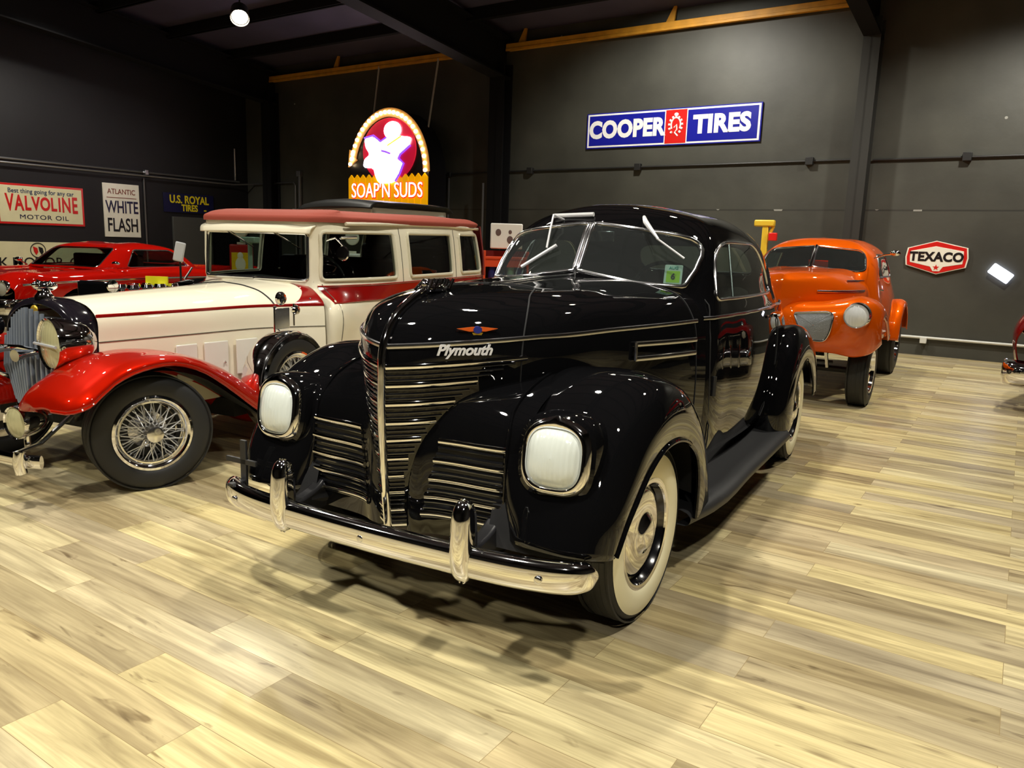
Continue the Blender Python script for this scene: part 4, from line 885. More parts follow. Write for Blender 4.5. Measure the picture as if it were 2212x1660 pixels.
# red belt, drip edge, roof
def sd_y(x, z):
    """half-width of the cabin side at length x and height z"""
    def row(r):
        m = r.shape[0]; seg = r[int(m * .30):int(m * .93)]; o = np.argsort(seg[:, 0]); return float(np.interp(x, seg[o, 0], seg[o, 1]))
    zs = SCG[:, 30, 2]; k = int(np.clip(np.searchsorted(zs, z) - 1, 0, len(zs) - 2)); t = (z - zs[k]) / (zs[k + 1] - zs[k]); t = min(1, max(0, t))
    return row(SCG[k]) * (1 - t) + row(SCG[k + 1]) * t
def sd_side(z, x0_, x1_, off=.004, n=40): return [(x, sd_y(x, z) + off, z) for x in np.linspace(x0_, x1_, n)]
for s in (1, -1):
    MB().grid(A3([[(p[0], p[1] * s, p[2]) for p in sd_side(z, -1.86, -5.0, .006)] for z in np.linspace(.968, 1.078, 7)])).build('red_belt', REDS, SD, solid=0)
    for z in (.965, 1.082): MB().tube([(p[0], p[1] * s, p[2]) for p in sd_side(z, -1.86, -5.0, .004)], .008, 8).build('belt_bead', REDS, SD)
    MB().tube([(x, y * s, z) for x, y, z in [(-2.15, .655, 1.553), (-2.6, .69, 1.56), (-3.6, .70, 1.565), (-4.5, .69, 1.555), (-4.85, .66, 1.545)]], .014, 8).build('drip_rail', CREAM, SD)
    for xs, zt in ((-1.90, 1.10), (-2.98, 1.53), (-4.12, 1.53)): MB().tube([(xs, (sd_y(xs, z) + .002) * s, z) for z in np.linspace(.36, zt, 16)], .003, 6).build('door_seam', mat('seam_grey', '5c5848', .6), SD)
    MB().tube([(-2.80, .765 * s, .905), (-2.93, .775 * s, .905)], .010, 8).tube([(-2.80, .74 * s, .905), (-2.80, .77 * s, .905)], .009, 8).build('door_handle', CHROME2, SD)
RT = [(1.560, ring(1.560, .70, -1.82, -5.10, .60)), (1.590, ring(1.590, .705, -1.82, -5.14, .61)), (1.618, ring(1.618, .67, -1.88, -5.10, .57)), (1.645, ring(1.645, .52, -2.02, -4.90, .42)), (1.660, [(-2.3, 0, 1.66), (-2.3, .12, 1.66), (-2.31, .24, 1.66), (-2.38, .27, 1.66), (-2.7, .29, 1.66), (-3.2, .30, 1.66), (-3.8, .29, 1.66), (-4.3, .27, 1.66), (-4.46, .18, 1.66), (-4.5, 0, 1.66)]), (1.664, [(-2.7 - .16 * k, 0, 1.664) for k in range(10)])]
RTG = A3([r for z, r in RT]); RTG[..., 2] += np.where(RTG[..., 0] > -3.0, -.020 * (RTG[..., 0] + 3.0), -.012 * (-3.0 - RTG[..., 0]) * .6) * (0)
MB().both(surf(RTG, 5, 8)).build('roof', ROOFC, SD, sharp=60)
# rear quarter: red leatherette back
MB().both(surf(A3([[(-4.84, .725, 1.08), (-4.98, .69, 1.08), (-5.16, .48, 1.08), (-5.20, 0, 1.08)], [(-4.84, .715, 1.3), (-4.96, .68, 1.3), (-5.12, .46, 1.3), (-5.165, 0, 1.3)], [(-4.82, .69, 1.50), (-4.94, .655, 1.50), (-5.07, .44, 1.5), (-5.12, 0, 1.5)], [(-4.80, .69, 1.575), (-4.92, .65, 1.575), (-5.05, .43, 1.575), (-5.09, 0, 1.575)]]) * A3([1, 1.012, 1]) + A3([-.012, 0, 0]), 5, 5)).build('rear_quarter_cover', mat('red_leatherette', '7a1a18', .5), SD)
# sun visor over the windscreen, wipers
MB().both(surf(A3([[(-1.88, 0, 1.545), (-1.88, .35, 1.545), (-1.88, .55, 1.54)], [(-1.78, 0, 1.515), (-1.79, .35, 1.512), (-1.80, .545, 1.505)], [(-1.76, 0, 1.480), (-1.77, .35, 1.478), (-1.79, .54, 1.472)]]), 4, 4)).build('visor', CREAM, SD, solid=.012)
for y in (-.28, .18): MB().tube([(-1.83, y, 1.475), (-1.85, y + .16, 1.40)], .006, 6).tube([(-1.86, y + .10, 1.42), (-1.875, y + .22, 1.36)], .005, 6).build('wiper', CHROME2, SD)
MB().tube([(-1.86, .54, 1.11), (-1.90, .0, 1.135), (-1.86, -.54, 1.11)], .014, 8).build('windscreen_rubber', DARK, SD)
MB().tube([(-1.80, .70, 1.43), (-1.79, .78, 1.45), (-1.80, .86, 1.38)], .007, 8).lathe([(0, .02), (.05, .015), (.055, 0), (.03, -.03), (0, -.035)], 24, (-1.80, .84, 1.34), 'x').tube([(-1.83, .80, 1.45), (-2.0, .84, 1.455)], .012, 8).build('mirror_lamp', CHROME, SD)
MB().ball((-1.70, .60, .99), (.035, .022, .022)).build('cowl_light', CHROME, SD)
# seats and dashboard
MB().box((-2.75, 0, .78), (.55, 1.2, .2)).box((-3.05, 0, 1.05), (.16, 1.2, .45)).box((-4.25, 0, .78), (.6, 1.2, .2)).box((-4.62, 0, 1.1), (.2, 1.2, .55)).build('seats', PLUM, SD, bevel=.04)
MB().box((-2.0, 0, 1.05), (.12, 1.1, .14)).build('dashboard', PLUM, SD, bevel=.02)
MB().tube([Vector((-2.32, .33, 1.14)) + Matrix.Rotation(math.radians(-60), 3, 'Y') @ Vector((.2 * math.cos(t), .2 * math.sin(t), 0)) for t in np.linspace(0, 2 * PI, 33)[:-1]], .010, 8, closed=True).build('steering_wheel', DARK, SD)
MB().box((-3.0, 0, .30), (4.3, 1.1, .12)).box((-.115, 0, .33), (.09, 1.15, .08)).box((-.5, 0, .40), (.8, .5, .10)).build('chassis', MATTE, SD)
# --- wheels and the side-mounted spare
wheel(SD, 0, .685, 1, .328, .18, .205, math.radians(-26), None, 'wire'); wheel(SD, 0, -.685, -1, .328, .18, .205, math.radians(-26), None, 'wire')
wheel(SD, -3.70, .70, 1, .328, .18, .205, 0, None, 'wire'); wheel(SD, -3.70, -.70, -1, .328, .18, .205, 0, None, 'wire')
for s in (1, -1):
    t = wheel(SD, -1.05, .79 * s, s, .335, .165, .205, 0, None, 'wire', z=.47, name='spare_tire')
    MB().lathe([(a, b * s) for a, b in [(.300, .082), (.328, .080), (.350, .05), (.354, 0), (.352, -.06), (.345, -.09), (.2, -.09)]], 64, (-1.05, .79 * s, .47), 'y').build('spare_cover', CHROME, t)
    m = MB().tube([(-.93, .79 * s, .82), (-.93, .79 * s, .99)], .007, 8).tube([(-1.11, .80 * s, .85), (-1.11, .80 * s, 1.0)], .007, 8).build('mirror_stand', CHROME, SD)
    MB().box((-1.00, .79 * s, .905), (.15, .012, .14)).build('mirror_plate', mat('mirror_silver', 'cfd2d6', .12, .9), m, bevel=.004)
    MB().lathe([(a, b * s) for a, b in [(0, .022), (.035, .018), (.045, .006), (.045, -.01), (0, -.02)]], 32, (-.985, .80 * s, 1.04), 'y').build('round_mirror', CHROME, m)
    MB().lathe([(a, b * s) for a, b in [(0, .03), (.028, .025), (.036, .01), (.02, -.02), (0, -.03)]], 24, (-1.13, .79 * s, .955), 'y').build('marker_lamp', CHROME, m)

# the body is a touch shorter than laid out above: draw its length in, let the beltline climb a little to the tail
def FX(x): return float(np.interp(x, [-5.3, -5.12, -1.84, -1.09, -.12, .235, .5, .7], [-4.47, -4.32, -1.64, -1.05, -.005, .350, .565, .76]))
KEEP = {'tire', 'whitewall', 'rim', 'wire_spokes', 'hub', 'brake_drum', 'spare_tire', 'spare_cover', 'mirror_stand', 'mirror_plate', 'round_mirror', 'marker_lamp'}
SHIFT = {'headlamp', 'lens', 'lens_bar', 'fog_lamp', 'lamp_post', 'horn', 'ribbed_horn', 'lamp_bar', 'radiator_cap', 'radiator_badge', 'bumper', 'bumper_guard', 'bumper_iron', 'radiator_shell', 'radiator_core', 'grille_slat'}
for o in SD.children_recursive:
    n = o.name.split('.')[0]
    if n in KEEP or o.type != 'MESH': continue
    if n in SHIFT: o.data.transform(Matrix.Translation((.115, 0, 0))); continue
    for v in o.data.vertices:
        x = FX(v.co.x); v.co.z += .018 * max(0, -1.6 - x) * (1 if v.co.z > .6 else 0); v.co.x = x
    o.data.update()
# ================================================================== RED HARDTOP
RED = mat('bright_red_paint', 'd4160a', 0.4, 0, 1.0, spec=0.0); ORG = mat('candy_orange_paint', 'da5806', 0.4, 0.2, 1.0, spec=0.0); WHITEP = mat('white_paint', 'e6e8e2', .25, 0, .8)
def hardtop(loc, rz, label, paint, name='hardtop', low=.26):
    T = empty(name, loc, rz, label, 'car')
    S = A3([
        [(.92, 0, .80), (.92, .45, .80), (.91, .80, .80), (.88, .92, .74), (.88, .93, .60), (.88, .92, .50), (.86, .88, .40)],
        [(.80, 0, .875), (.80, .45, .88), (.79, .78, .905), (.78, .93, .86), (.78, .955, .78), (.78, .95, .60), (.76, .90, .36)],
        [(.30, 0, .90), (.30, .45, .90), (.30, .80, .925), (.30, .95, .87), (.30, .985, .80), (.30, .97, .60), (.30, .92, .30)],
        [(-.60, 0, .935), (-.60, .45, .930), (-.60, .78, .945), (-.60, .95, .89), (-.60, .985, .81), (-.60, .97, .60), (-.60, .92, low)],
        [(-1.8, 0, .94), (-1.8, .45, .94), (-1.8, .78, .965), (-1.8, .95, .89), (-1.8, .985, .81), (-1.8, .97, .60), (-1.8, .92, low)],
        [(-3.0, 0, .88), (-3.0, .45, .88), (-3.0, .78, .90), (-3.0, .93, .85), (-3.0, .97, .79), (-3.0, .95, .60), (-3.0, .90, .30)],
        [(-3.9, 0, .84), (-3.9, .45, .84), (-3.9, .78, .86), (-3.9, .90, .82), (-3.9, .94, .77), (-3.9, .92, .58), (-3.9, .86, .36)],
        [(-4.0, 0, .60), (-4.0, .40, .60), (-4.0, .70, .60), (-4.0, .85, .60), (-4.0, .88, .56), (-4.0, .86, .50), (-4.0, .8, .42)]])
    G = surf(S, 8, 8); b = MB().both(G).bm(); bmesh.ops.recalc_face_normals(b, faces=b.faces)
    for cx in (0, -3.0):
        arch = [(cx + .42 * math.cos(t), .33 + .42 * math.sin(t)) for t in np.linspace(0, PI, 14)] + [(cx - .42, .1), (cx + .42, .1)]
        for sd in ((lambda c: c.y > .7), (lambda c: c.y < -.7)):
            f = cut_poly(b, arch, (0, 2), sd); nb, lp = take(b, f); nb.free()
    put(b, 'body', paint, T, sharp=50, solid=.012, inner=MATTE)
    R = A3([
        [(-.42, 0, .95), (-.38, .35, .95), (-.36, .62, .95), (-.55, .76, .95), (-1.0, .78, .95), (-1.5, .78, .95), (-1.95, .74, .95), (-2.35, .55, .92), (-2.42, 0, .92)],
        [(-.62, 0, 1.10), (-.60, .33, 1.10), (-.58, .60, 1.10), (-.70, .70, 1.10), (-1.0, .72, 1.10), (-1.5, .72, 1.10), (-1.85, .69, 1.10), (-2.15, .50, 1.08), (-2.22, 0, 1.08)],
        [(-.82, 0, 1.23), (-.80, .31, 1.23), (-.78, .56, 1.225), (-.86, .63, 1.22), (-1.05, .65, 1.225), (-1.45, .65, 1.225), (-1.7, .62, 1.22), (-1.90, .45, 1.21), (-1.96, 0, 1.21)],
        [(-.92, 0, 1.272), (-.90, .28, 1.270), (-.89, .48, 1.265), (-.95, .54, 1.262), (-1.1, .56, 1.268), (-1.4, .56, 1.268), (-1.58, .53, 1.262), (-1.75, .38, 1.255), (-1.8, 0, 1.256)],
        [(-1.1, 0, 1.288), (-1.1, .1, 1.288), (-1.12, .18, 1.288), (-1.16, .2, 1.288), (-1.22, .21, 1.288), (-1.35, .21, 1.288), (-1.42, .2, 1.287), (-1.5, .12, 1.286), (-1.52, 0, 1.286)]])
    R[-1, :, 1] = 0; R[..., 0] -= .24; rb = MB().both(surf(R, 6, 7)).bm(); bmesh.ops.recalc_face_normals(rb, faces=rb.faces)
    W = []
    for sd in ((lambda c: c.y > .3), (lambda c: c.y < -.3)):
        W.append(('side_window', take(rb, cut_poly(rb, rpoly([(-.94, .97), (-2.16, .97), (-1.96, 1.15), (-1.84, 1.20), (-1.17, 1.205)], [.02, .05, .06, .05, .05]), (0, 2), sd))))
    W.append(('windscreen', take(rb, cut_poly(rb, rpoly([(-.60, .97), (.60, .97), (.53, 1.22), (-.53, 1.22)], .05), (1, 2), lambda c: c.x > -1.19))))
    W.append(('rear_window', take(rb, cut_poly(rb, rpoly([(-.50, .98), (.50, .98), (.40, 1.18), (-.40, 1.18)], .05), (1, 2), lambda c: c.x < -2.04))))
    put(rb, 'roof', paint, T, sharp=50, solid=.012, inner=MATTE)
    for nm, (nb, lp) in W:
        put(nb, nm, glass('clear_glass', 'c9d4d0'), T, sharp=None)
        if len(lp) > 3: MB().tube(thin(lp, .02), .010, 6, closed=True).build('window_trim', CHROME2, T)
    for s in (1, -1):
        MB().tube([(.80, .962 * s, .80), (.30, .99 * s, .815), (-.6, .992 * s, .822), (-1.8, .992 * s, .822), (-3.0, .977 * s, .80)], .014, 8, flat=(1, .5, (0, 0, 1))).build('side_strip', CHROME, T)
        hl = MB()
        for y in (.58, .78): hl.lathe([(.085, .03), (.095, .035), (.10, 0), (.09, -.05)], 24, (.90, y * s, .755), 'x')
        h_ = hl.build('headlamp_rings', CHROME, T)
        MB().lathe([(.088, .02), (.05, .035), (0, .04)], 24, (.90, .58 * s, .755), 'x').lathe([(.088, .02), (.05, .035), (0, .04)], 24, (.90, .78 * s, .755), 'x').build('headlamp_glass', lens_mat('lamp_glass_clear', 'cfd0c4', 60), h_)
        MB().tube([(-.74, .80 * s, .955), (-.66, .86 * s, 1.02)], .008, 6).ball((-.66, .87 * s, 1.03), (.04, .06, .03)).build('side_mirror', CHROME, T)
        wheel(T, 0, .80 * s, s, .33, .18, .19, 0, None, 'cap'); wheel(T, -3.0, .80 * s, s, .33, .18, .19, 0, None, 'cap')
        MB().ball((.62, .90 * s, .90), (.06, .012, .02)).build('fender_badge', CHROME, T)
    gm = MB()
    for z in (.70, .74, .78): gm.tube([(.925, y, z) for y in np.linspace(-.48, .48, 5)], .008, 6)
    gm.build('grille', CHROME, T)
    bu = surf(A3([[(1.02 - .05 * abs(y) ** 2 - (.22 if abs(y) > .95 else 0), y, z) if True else 0 for z in (.64, .60, .52, .46)] for y in (-.98, -.93, -.6, 0, .6, .93, .98)]) + A3([[(-.02, 0, 0), (.03, 0, 0), (.04, 0, 0), (0, 0, 0)]] * 7), 4, 4)
    MB().grid(bu).build('bumper', CHROME, T, solid=.01)
    MB().box((-1.5, 0, .36), (4.6, 1.3, .14)).build('chassis', MATTE, T)
    MB().box((-1.1, .33, .74), (.5, .55, .16)).box((-1.38, .33, .95), (.12, .55, .36)).box((-1.1, -.33, .74), (.5, .55, .16)).box((-1.38, -.33, .95), (.12, .55, .36)).build('seats', mat('dark_red_vinyl', '3a0808', .5), T, bevel=.03)
    return T
hardtop((-8.953, 2.253, 0), math.radians(-75), 'bright red low hardtop car parked along the left wall under the white signs', RED)
# ================================================================== ORANGE COUPE
OC = empty('hot_rod_coupe', (-0.06, 5.488, 0), math.radians(-89), 'raised candy orange hot rod coupe standing by the back wall', 'car')
H = A3([
    [(.46, 0, 1.25), (.49, 0, 1.20), (.505, 0, 1.10), (.50, 0, .95), (.48, 0, .80), (.44, 0, .60)],
    [(.38, .05, 1.262), (.42, .085, 1.205), (.435, .10, 1.10), (.43, .10, .95), (.42, .10, .80), (.40, .10, .60)],
    [(.18, .12, 1.278), (.20, .26, 1.225), (.205, .32, 1.11), (.20, .33, .95), (.20, .33, .80), (.20, .33, .60)],
    [(-.25, .14, 1.296), (-.25, .40, 1.255), (-.25, .52, 1.13), (-.25, .55, .95), (-.25, .55, .80), (-.25, .55, .60)],
    [(-.72, .14, 1.312), (-.70, .44, 1.28), (-.70, .58, 1.15), (-.70, .64, .95), (-.70, .65, .80), (-.70, .64, .60)]])
top = A3([[(.46, 0, 1.25)], [(.38, 0, 1.268)], [(.18, 0, 1.285)], [(-.25, 0, 1.303)], [(-.74, 0, 1.318)]])
HO = surf(np.concatenate([top, H], axis=1), 8, 8); MB().both(HO).build('hood', ORG, OC, sharp=60)
for s in (1, -1):
    for z, x0_, x1_ in ((1.195, .42, -.70), (1.097, .28, -.55)):
        P = []
        for r in HO:
            for j in range(20, len(r) - 1):
                if (r[j][2] - z) * (r[j + 1][2] - z) <= 0:
                    t = (z - r[j][2]) / (r[j + 1][2] - r[j][2] + 1e-9); p = r[j] + t * (r[j + 1] - r[j])
                    if x1_ <= p[0] <= x0_: P.append((p[0], (p[1] + .006) * s, p[2]))
                    break
        if len(P) > 2: MB().tube(P, .012, 8, flat=(1, .6, (0, 0, 1))).build('hood_strip', CHROME2, OC)
# front end: broad fenders joined across the nose, seen as y slices
FR = [
    (.0,  [(.44, .56), (.475, .62), (.50, .72), (.50, .84), (.46, .93), (.36, .98), (.15, 1.0), (-.5, 1.0)]),
    (.14, [(.50, .55), (.55, .62), (.575, .72), (.565, .86), (.51, .95), (.40, .99), (.15, 1.0), (-.5, .98)]),
    (.34, [(.52, .545), (.58, .62), (.60, .74), (.585, .88), (.53, .965), (.41, 1.0), (.15, 1.005), (-.5, .96)]),
    (.52, [(.50, .54), (.565, .62), (.60, .76), (.59, .90), (.53, .99), (.40, 1.035), (.15, 1.035), (-.45, .93)]),
    (.70, [(.44, .515), (.51, .60), (.565, .76), (.56, .92), (.49, 1.025), (.36, 1.07), (.12, 1.06), (-.45, .88)]),
    (.82, [(.36, .55), (.43, .63), (.485, .76), (.48, .90), (.42, 1.0), (.32, 1.03), (.10, 1.02), (-.42, .80)]),
    (.885, [(.26, .62), (.33, .68), (.38, .77), (.38, .86), (.34, .93), (.26, .96), (.08, .94), (-.38, .70)]),
    (.895, [(.22, .64), (.28, .69), (.32, .77), (.32, .84), (.29, .89), (.22, .915), (.06, .89), (-.36, .66)]),
    (.885, [(.20, .63), (.25, .67), (.28, .74), (.28, .80), (.25, .845), (.19, .865), (.05, .84), (-.34, .62)])]
FRG = surf(A3([[(x, y, z) for x, z in c] for y, c in FR]), 5, 6); MB().both(FRG).build('front_fenders', ORG, OC, sharp=60, solid=.012)
def fr_x(y, z):
    best = min(((abs(p[1] - y) + abs(p[2] - z), p) for r in FRG for p in r[:28]), key=lambda q: q[0])[1]; return best[0]
for s in (1, -1):
    out = rpoly([(.145, .90), (.47, .93), (.51, .90), (.49, .74), (.45, .655), (.34, .655), (.22, .75)], [.03, .03, .03, .04, .04, .04, .04], 3)
    cen = (.34, .80); rows = []
    for k in (1.0, .66, .33, .02): rows.append([(fr_x(cen[0] + (a - cen[0]) * k, cen[1] + (b - cen[1]) * k) + .010, (cen[0] + (a - cen[0]) * k) * s, cen[1] + (b - cen[1]) * k) for a, b in out])
    gm_ = mat('wire_mesh_grille', '8a8e92', .35, .9, bump=(220, .6))
    g_ = MB().grid(A3(rows), cv=True).build('grille', gm_, OC)
    MB().tube(rows[0], .009, 8, closed=True).build('grille_surround', CHROME2, g_)
    hc = (fr_x(.70, .91) + .012, .70 * s, .908)
    h_ = MB().lathe([(.098, .02), (.108, .03), (.118, .0), (.124, -.05), (.12, -.12)], 40, hc, 'x').build('headlamp', CHROME, OC)
    MB().lathe([(.10, .02), (.07, .035), (.03, .045), (0, .048)], 40, hc, 'x').build('lens', lens_mat('lamp_glass_bright', 'f0f4f8', 60), h_)
# cabin
OR_ = A3([
    [(-.62, 0, .55), (-.62, .3, .55), (-.64, .56, .55), (-.72, .66, .55), (-1.1, .70, .55), (-1.6, .72, .55), (-2.1, .70, .55), (-2.9, .62, .6), (-3.3, .4, .65), (-3.4, 0, .65)],
    [(-.62, 0, .95), (-.62, .3, .95), (-.64, .56, .95), (-.72, .66, .95), (-1.1, .70, .95), (-1.6, .725, .95), (-2.1, .70, .95), (-2.8, .60, .95), (-3.2, .38, .95), (-3.3, 0, .95)],
    [(-.66, 0, 1.25), (-.67, .3, 1.25), (-.70, .54, 1.24), (-.80, .62, 1.22), (-1.1, .655, 1.2), (-1.6, .665, 1.2), (-2.1, .64, 1.2), (-2.6, .52, 1.2), (-2.85, .32, 1.2), (-2.92, 0, 1.2)],
    [(-.78, 0, 1.40), (-.80, .3, 1.40), (-.83, .52, 1.39), (-.92, .59, 1.37), (-1.2, .62, 1.36), (-1.6, .62, 1.36), (-2.05, .60, 1.36), (-2.45, .47, 1.36), (-2.65, .28, 1.36), (-2.7, 0, 1.36)],
    [(-.92, 0, 1.555), (-.94, .28, 1.55), (-.98, .46, 1.53), (-1.06, .53, 1.50), (-1.3, .55, 1.50), (-1.6, .55, 1.50), (-1.98, .53, 1.50), (-2.25, .42, 1.50), (-2.42, .24, 1.50), (-2.48, 0, 1.50)],
    [(-1.02, 0, 1.61), (-1.04, .24, 1.605), (-1.09, .38, 1.59), (-1.16, .42, 1.58), (-1.35, .44, 1.585), (-1.6, .44, 1.59), (-1.88, .42, 1.585), (-2.08, .32, 1.58), (-2.2, .18, 1.58), (-2.25, 0, 1.58)],
    [(-1.25, 0, 1.645), (-1.26, .1, 1.644), (-1.3, .16, 1.642), (-1.36, .18, 1.642), (-1.45, .19, 1.644), (-1.6, .19, 1.645), (-1.72, .18, 1.643), (-1.82, .14, 1.64), (-1.88, .08, 1.638), (-1.9, 0, 1.638)]])
OR_[-1, :, 1] = 0; ob = MB().both(surf(OR_, 6, 7)).bm(); bmesh.ops.recalc_face_normals(ob, faces=ob.faces); W = []
for s in (1, -1):
    W.append(('windscreen', take(ob, cut_poly(ob, rpoly([(s * .015, 1.318), (s * .48, 1.285), (s * .545, 1.30), (s * .515, 1.45), (s * .46, 1.505), (s * .015, 1.545)], [.01, .02, .03, .05, .05, .01], 3), (1, 2), lambda c: c.x > -1.05))))
    W.append(('side_window', take(ob, cut_poly(ob, rpoly([(-1.0, 1.23), (-1.9, 1.23), (-1.82, 1.47), (-1.18, 1.47)], .05), (0, 2), (lambda c: c.y > .4) if s > 0 else (lambda c: c.y < -.4)))))
put(ob, 'body', ORG, OC, sharp=50, solid=.015, inner=MATTE)
for nm, (nb, lp) in W:
    put(nb, nm, GLASSD, OC, sharp=None); MB().tube(thin(lp, .02), .010, 6, closed=True).build('window_trim', CHROME2, OC)
MB().tube([(-.68, 0, 1.31), (-.80, 0, 1.42), (-.925, 0, 1.55)], .016, 8).build('windscreen_post', CHROME, OC)
MB().box((-1.5, 0, .9), (.5, 1.0, .2)).box((-1.8, 0, 1.1), (.14, 1.0, .45)).build('seat', MATTE, OC, bevel=.03)
MB().box((-.78, .06, 1.345), (.02, .20, .09)).build('dash_card', mat('card_orange_red', 'd03a18', .6), OC)
MB().tube([(-.86, .60, 1.43), (-.84, .70, 1.47), (-.84, .78, 1.48)], .008, 8).ball((-.84, .80, 1.49), (.03, .05, .03)).build('side_mirror', CHROME, OC)
MB().tube([(-.95, .67, 1.10), (-1.05, .70, 1.09)], .008, 8).build('door_handle', CHROME2, OC)
for s in (1, -1):
    st = [(180 - a, [(.46, .52), (.50, .60), (.52, .68), (.515, .75), (.49, .79), (.44, .80)]) for a in (175, 150, 120, 90, 60, 35, 15)]
    G = sweep([(t, p) for t, p in st], s, -2.6, .42); MB().grid(G).build('rear_fender', ORG, OC, sharp=60, solid=.012)
    wheel(OC, 0, .715 * s, s, .335, .20, .205, 0, None, 'mag'); wheel(OC, -2.6, .62 * s, s, .39, .26, .205, 0, None, 'mag')
    MB().tube([(.05, .36 * s, .62), (.02, .40 * s, .34)], .018, 8).build('shock_absorber', CHROME2, OC)
MB().tube([(.0, -.62, .33), (.0, .62, .33)], .03, 10).tube([(.02, -.45, .40), (.02, .45, .40)], .015, 8).build('front_axle', DARK, OC)
MB().box((-1.4, 0, .55), (3.4, .7, .10)).box((-.35, 0, .62), (.8, .5, .3)).box((-1.3, 0, .46), (.3, .3, .3)).build('chassis', MATTE, OC)
# ================================================================== CAR AT THE RIGHT EDGE
EC = empty('sedan', (2.90, 6.95, 0), math.radians(-100), 'dark red car with heavy chrome bumper, cut off by the right edge', 'car')
DR = mat('dark_red_paint', '780c0c', .4, 0, 1.0, spec=0.0)
S = A3([
    [(.80, 0, .86), (.80, .35, .87), (.78, .62, .90), (.74, .82, .84), (.72, .90, .70), (.70, .88, .50), (.68, .82, .36)],
    [(.55, 0, 1.0), (.55, .35, 1.0), (.55, .62, 1.0), (.55, .84, .94), (.55, .95, .78), (.55, .93, .50), (.55, .86, .32)],
    [(-.6, 0, 1.08), (-.6, .35, 1.08), (-.6, .62, 1.06), (-.6, .86, .98), (-.6, .97, .80), (-.6, .95, .5), (-.6, .88, .28)],
    [(-2.0, 0, 1.06), (-2.0, .35, 1.06), (-2.0, .62, 1.05), (-2.0, .86, .98), (-2.0, .97, .80), (-2.0, .95, .5), (-2.0, .88, .28)],
    [(-3.4, 0, .98), (-3.4, .35, .98), (-3.4, .62, .97), (-3.4, .84, .92), (-3.4, .93, .78), (-3.4, .90, .5), (-3.4, .82, .3)],
    [(-3.9, 0, .8), (-3.9, .35, .8), (-3.88, .6, .78), (-3.85, .78, .74), (-3.84, .84, .64), (-3.84, .82, .5), (-3.84, .76, .36)]])
b = MB().both(surf(S, 7, 7)).bm(); bmesh.ops.recalc_face_normals(b, faces=b.faces)
for cx in (0, -2.95):
    arch = [(cx + .40 * math.cos(t), .34 + .38 * math.sin(t)) for t in np.linspace(0, PI, 12)] + [(cx - .40, .1), (cx + .40, .1)]
    for sd in ((lambda c: c.y > .6), (lambda c: c.y < -.6)):
        nb, lp = take(b, cut_poly(b, arch, (0, 2), sd)); nb.free()
put(b, 'body', DR, EC, sharp=50, solid=.012)
Rr = A3([[(-.75, 0, 1.07), (-.72, .5, 1.07), (-.9, .72, 1.05), (-1.8, .76, 1.05), (-2.6, .66, 1.05), (-2.9, 0, 1.04)], [(-1.05, 0, 1.36), (-1.03, .45, 1.36), (-1.15, .60, 1.36), (-1.8, .64, 1.37), (-2.35, .55, 1.36), (-2.55, 0, 1.35)], [(-1.2, 0, 1.46), (-1.2, .35, 1.46), (-1.3, .46, 1.45), (-1.8, .5, 1.47), (-2.2, .42, 1.45), (-2.35, 0, 1.45)], [(-1.6, 0, 1.50), (-1.62, .1, 1.50), (-1.66, .14, 1.50), (-1.8, .15, 1.5), (-1.95, .12, 1.5), (-2.0, 0, 1.5)]])
Rr[-1, :, 1] = 0; rb = MB().both(surf(Rr, 6, 7)).bm(); bmesh.ops.recalc_face_normals(rb, faces=rb.faces); W = []
for sd in ((lambda c: c.y > .3), (lambda c: c.y < -.3)): W.append(take(rb, cut_poly(rb, rpoly([(-.98, 1.10), (-2.55, 1.10), (-2.25, 1.34), (-1.2, 1.34)], .05), (0, 2), sd)))
W.append(take(rb, cut_poly(rb, rpoly([(-.58, 1.10), (.58, 1.10), (.48, 1.34), (-.48, 1.34)], .05), (1, 2), lambda c: c.x > -1.2)))
put(rb, 'roof', DR, EC, sharp=50, solid=.012, inner=MATTE)
for nb, lp in W: put(nb, 'window', GLASSD, EC, sharp=None)
for s in (1, -1):
    MB().lathe([(.09, .03), (.11, .04), (.12, 0), (.11, -.08)], 32, (.72, .68 * s, .76), 'x').build('headlamp', CHROME, EC)
    MB().lathe([(.10, .03), (.05, .05), (0, .055)], 32, (.72, .68 * s, .76), 'x').build('lens', MATS['lamp_glass_clear'], EC)
    wheel(EC, 0, .77 * s, s, .34, .18, .20, 0, None, 'cap'); wheel(EC, -2.95, .77 * s, s, .34, .18, .20, 0, None, 'cap')
gr = MB()
for y in np.linspace(-.5, .5, 13): gr.tube([(.78 - .06 * y * y, y, .50), (.815 - .06 * y * y, y, .64), (.80 - .06 * y * y, y, .78)], .016, 8)
gr.tube([(.79, y, .79) for y in np.linspace(-.52, .52, 5)], .02, 8).build('grille', CHROME, EC)
MB().grid(surf(A3([[(.86 - .08 * y * y - (.25 if abs(y) > .95 else 0), y, .50), (.95 - .08 * y * y - (.25 if abs(y) > .95 else 0), y, .46), (.97 - .08 * y * y - (.25 if abs(y) > .95 else 0), y, .36), (.92 - .08 * y * y - (.25 if abs(y) > .95 else 0), y, .27), (.84 - .08 * y * y - (.25 if abs(y) > .95 else 0), y, .24)] for y in (-1.0, -.94, -.6, 0, .6, .94, 1.0)]), 4, 4)).build('bumper', CHROME, EC, solid=.01)
for y in (-.45, .45): MB().tube([(.99, y, .26), (1.02, y, .40), (.98, y, .56)], .05, 12).build('bumper_guard', CHROME, EC)
MB().box((-1.5, 0, .36), (4.4, 1.2, .12)).build('chassis', MATTE, EC)
